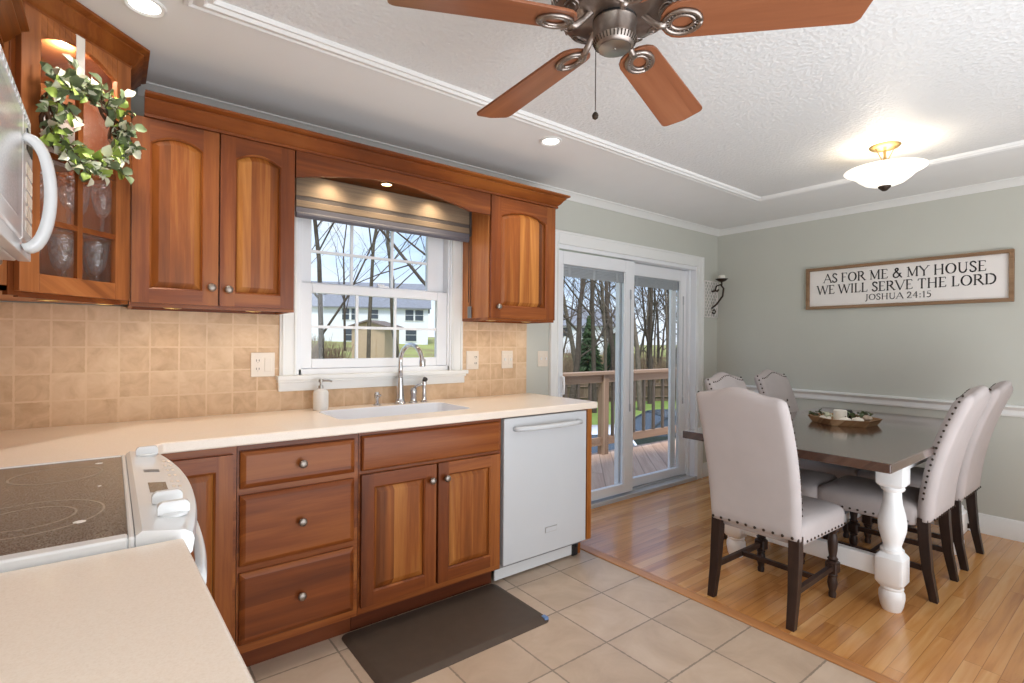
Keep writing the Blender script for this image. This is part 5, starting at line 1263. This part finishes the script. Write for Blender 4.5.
def tree(kind, loc, rz, sc, label, group=None):
    if protos[kind]['o'] is None:
        o = thing('bare_tree', label, 'tree', (0, 0, 0), 0, group); tr, br = grow(*protos[kind]['a'])
        obj('trunk', tr, protos[kind]['m'], o, local=True, smooth='all'); obj('branches', br, protos[kind]['m'], o, local=True, smooth='all'); protos[kind]['o'] = o
        o.location = loc; o.rotation_euler = (0, 0, rz); o.scale = (sc, sc, sc)
    else:
        o = copy_tree(protos[kind]['o'], loc, rz, label, group); o.scale = (sc, sc, sc)
        if not group and 'group' in o: del o['group']
    return o
protos += [dict(o=None, a=(11, 12, .12, .55, 4), m=M['bark2']), dict(o=None, a=(23, 13, .14, .6, 4, .12), m=M['bark']), dict(o=None, a=(31, 11, .18, .75, 4, -.05, .2, .3), m=M['bark2']), dict(o=None, a=(47, 14, .10, .5, 4, .04, .35), m=M['bark'])]
WN = [(0, 323, 20, .4, 1.0, 'slim bare tree seen through the left panes of the kitchen window'), (3, 368, 22, 1.9, 1.0, 'slender bare tree in the middle panes of the kitchen window'), (2, 424, 17, 2.2, 1.15, 'thick spreading bare tree at the right edge of the kitchen window'),
      (1, 402, 30, 3.0, .95, 'leaning bare tree before the white house, right of the shed'), (0, 345, 46, 1.2, 1.0, 'small distant bare tree behind the shed roof'), (3, 296, 34, 2.8, 1.0, 'bare tree half hidden by the left window casing')]
for k, u, ds, rz, sc, lb in WN:
    p = pt(u, ds); tree(k, (p[0], p[1], terr(p[0], p[1])), rz, sc, lb)
rg = random.Random(9)
DN = [(2, 571, 27, 'tall thick trunk just right of the patio door handle side'), (1, 583, 31, 'leaning tree between the two thick trunks in the left door pane'), (0, 595, 26, 'dark straight tree above the railing post in the left door pane'), (3, 606, 29, 'pale slim tree near the centre stile of the patio door'), (2, 614, 34, 'broad branching tree behind the centre stile of the patio door'),
      (1, 641, 27, 'dark trunk at the left edge of the right door pane'), (0, 650, 30, 'straight dark tree in the middle of the right door pane'), (3, 668, 36, 'slim tree at the right side of the right door pane'), (2, 679, 31, 'broad tree behind the right jamb of the patio door')]
for k, u, ds, lb in DN:
    p = pt(u, ds); tree(k, (p[0], p[1], terr(p[0], p[1])), rg.uniform(0, 6), rg.uniform(.95, 1.25), lb)
for j in range(44):
    u, ds = rg.uniform(545, 715), rg.uniform(38, 68); p = pt(u, ds)
    tree(j % 4, (p[0], p[1], terr(p[0], p[1])), rg.uniform(0, 6), rg.uniform(.8, 1.2), 'bare winter tree in the dense woods beyond the patio door', 'bare trees in the far woods')
# undergrowth
mb = MB()
for j in range(2600):
    u, ds = rg.uniform(540, 725), rg.uniform(33, 62); p = pt(u, ds); z = terr(p[0], p[1]); h = rg.uniform(.6, 2.6); a = rg.uniform(0, 6.28); l_ = rg.uniform(.1, 1.0)
    mb.tube([(p[0], p[1], z), (p[0]+l_*.4*math.cos(a), p[1]+l_*.4*math.sin(a), z+h*.6), (p[0]+l_*math.cos(a), p[1]+l_*math.sin(a), z+h)], [.03, .02, .008], 3, caps=False)
for j in range(500):
    u, ds = rg.uniform(300, 342), rg.uniform(24, 30); p = pt(u, ds); z = terr(p[0], p[1]); h = rg.uniform(.8, 2.3)*(1 if u < 325 else .8); a = rg.uniform(0, 6.28); l_ = rg.uniform(.1, .7)
    mb.tube([(p[0], p[1], z), (p[0]+l_*math.cos(a), p[1]+l_*math.sin(a), z+h)], [.025, .008], 3, caps=False)
tag(obj('undergrowth', mb, M['brush'], smooth='all'), 'tangled dry brush at the foot of the woods', 'undergrowth', kind='stuff')
# evergreen
def evergreen(u, ds, H, label):
    p = pt(u, ds); z = terr(p[0], p[1]); c = thing('evergreen_tree', label, 'tree', (p[0], p[1], z)); mb = MB(); mb.tube([(p[0], p[1], z-.1), (p[0], p[1], z+H)], [.16, .02], 6); obj('trunk', mb, M['bark2'], c)
    mb = MB(); r_ = random.Random(int(u))
    for q in range(420):
        t_ = r_.random()**.8; a = r_.uniform(0, 6.28); R_ = (1-t_)*H*.27+.1; b = Vector((p[0], p[1], z+.3+t_*(H-.4))); e_ = b+Vector((R_*math.cos(a), R_*math.sin(a), -.2*R_+r_.uniform(-.1, .2)))
        mb.tube([b, b.lerp(e_, .6)+Vector((0, 0, .08)), e_], [.05, .12, .01], 4, caps=False)
    q_ = obj('foliage', mb, M['evergreen'], c, smooth='all'); q_['kind'] = 'stuff'
evergreen(589, 33, 5.2, 'dark evergreen between bare trunks in the left door pane'); evergreen(612, 36, 4.0, 'small evergreen near the centre stile of the patio door')

# house and shed seen through the window
def house(u, ds, rz, w_, d_, h_, rise, label, wins, T=None):
    p = pt(u, ds); z = terr(p[0], p[1])-.2; c = thing('house', label, 'house', (p[0], p[1], z), rz)
    mb = MB(); mb.box(-w_/2, w_/2, 0, d_, 0, h_)
    mb.loft([[(x, 0, h_), (x, d_, h_), (x, d_/2, h_+rise)] for x in (-w_/2, w_/2)]); obj('wall', mb, M['siding'], c, local=True)
    mb = MB(); o = .35
    for s in (0, 1):
        y0_, y1_ = (-o, d_/2) if s == 0 else (d_+o, d_/2); za = h_-o*rise/(d_/2)
        mb.loft([[(x, y0_, za), (x, y1_, h_+rise), (x, y1_, h_+rise+.15), (x, y0_, za+.15)] for x in (-w_/2-o, w_/2+o)])
    obj('roof', mb, M['roof'], c, local=True)
    for x, zz, ww, hh in wins:
        mb = MB(); mb.box(x-ww/2-.08, x+ww/2+.08, -.06, .0, zz-.08, zz+hh+.08); f2 = obj('window', mb, M['white'], c, local=True)
        mb = MB(); mb.box(x-ww/2, x+ww/2, -.08, -.055, zz, zz+hh/2-.03); mb.box(x-ww/2, x+ww/2, -.08, -.055, zz+hh/2+.03, zz+hh); obj('pane', mb, M['pane_dark'], f2, local=True)
    return c
# orientation: the long front faces the kitchen window roughly
hr = yaw - PI/2 + math.radians(10)
house(364, 58, hr, 14.2, 9, 4.3, 3.0, 'white two-storey house with grey roof beyond the shed', [(-2.0, 2.75, .75, 1.25), (-1.0, 2.75, .75, 1.25), (1.1, 2.9, .85, 1.0), (5.0, 2.75, .9, 1.2), (6.1, 2.75, .9, 1.2), (-1.5, .4, 1.2, 1.3), (5.2, .4, 1.2, 1.4)])
house(585, 78, hr-.2, 13, 9, 4.6, 2.6, 'pale house half hidden behind the woods left of the patio door stile', [(-3, 2.9, 1, 1.3), (0, 2.9, 1, 1.3), (3, 2.9, 1, 1.3)])
p = pt(368, 31); zs = terr(p[0], p[1])-.1
c = thing('garden_shed', 'tan garden shed with a low brown roof beyond the kitchen window', 'shed', (p[0], p[1], zs), yaw-PI/2-math.radians(14))
mb = MB(); mb.box(-1.1, 1.1, 0, 1.9, 0, 2.75); obj('wall', mb, M['shedwall'], c, local=True)
mb = MB(); mb.loft([[(x, y, z) for x, z in ((-1.35, 2.68), (0, 3.06), (1.35, 2.68), (1.35, 2.78), (0, 3.17), (-1.35, 2.78))] for y in (-.2, 2.1)]); obj('roof', mb, M['shedroof'], c, local=True)
mb = MB(); mb.prism([(-1.1, 2.75), (1.1, 2.75), (0, 3.06)], lambda a, b, h: (a, h, b), 0, 1.9); obj('gable', mb, M['shedwall'], c, local=True)
mb = MB(); mb.box(-.55, .55, -.03, 0, .1, 2.0); obj('door', mb, M['shedwall'], c, local=True)
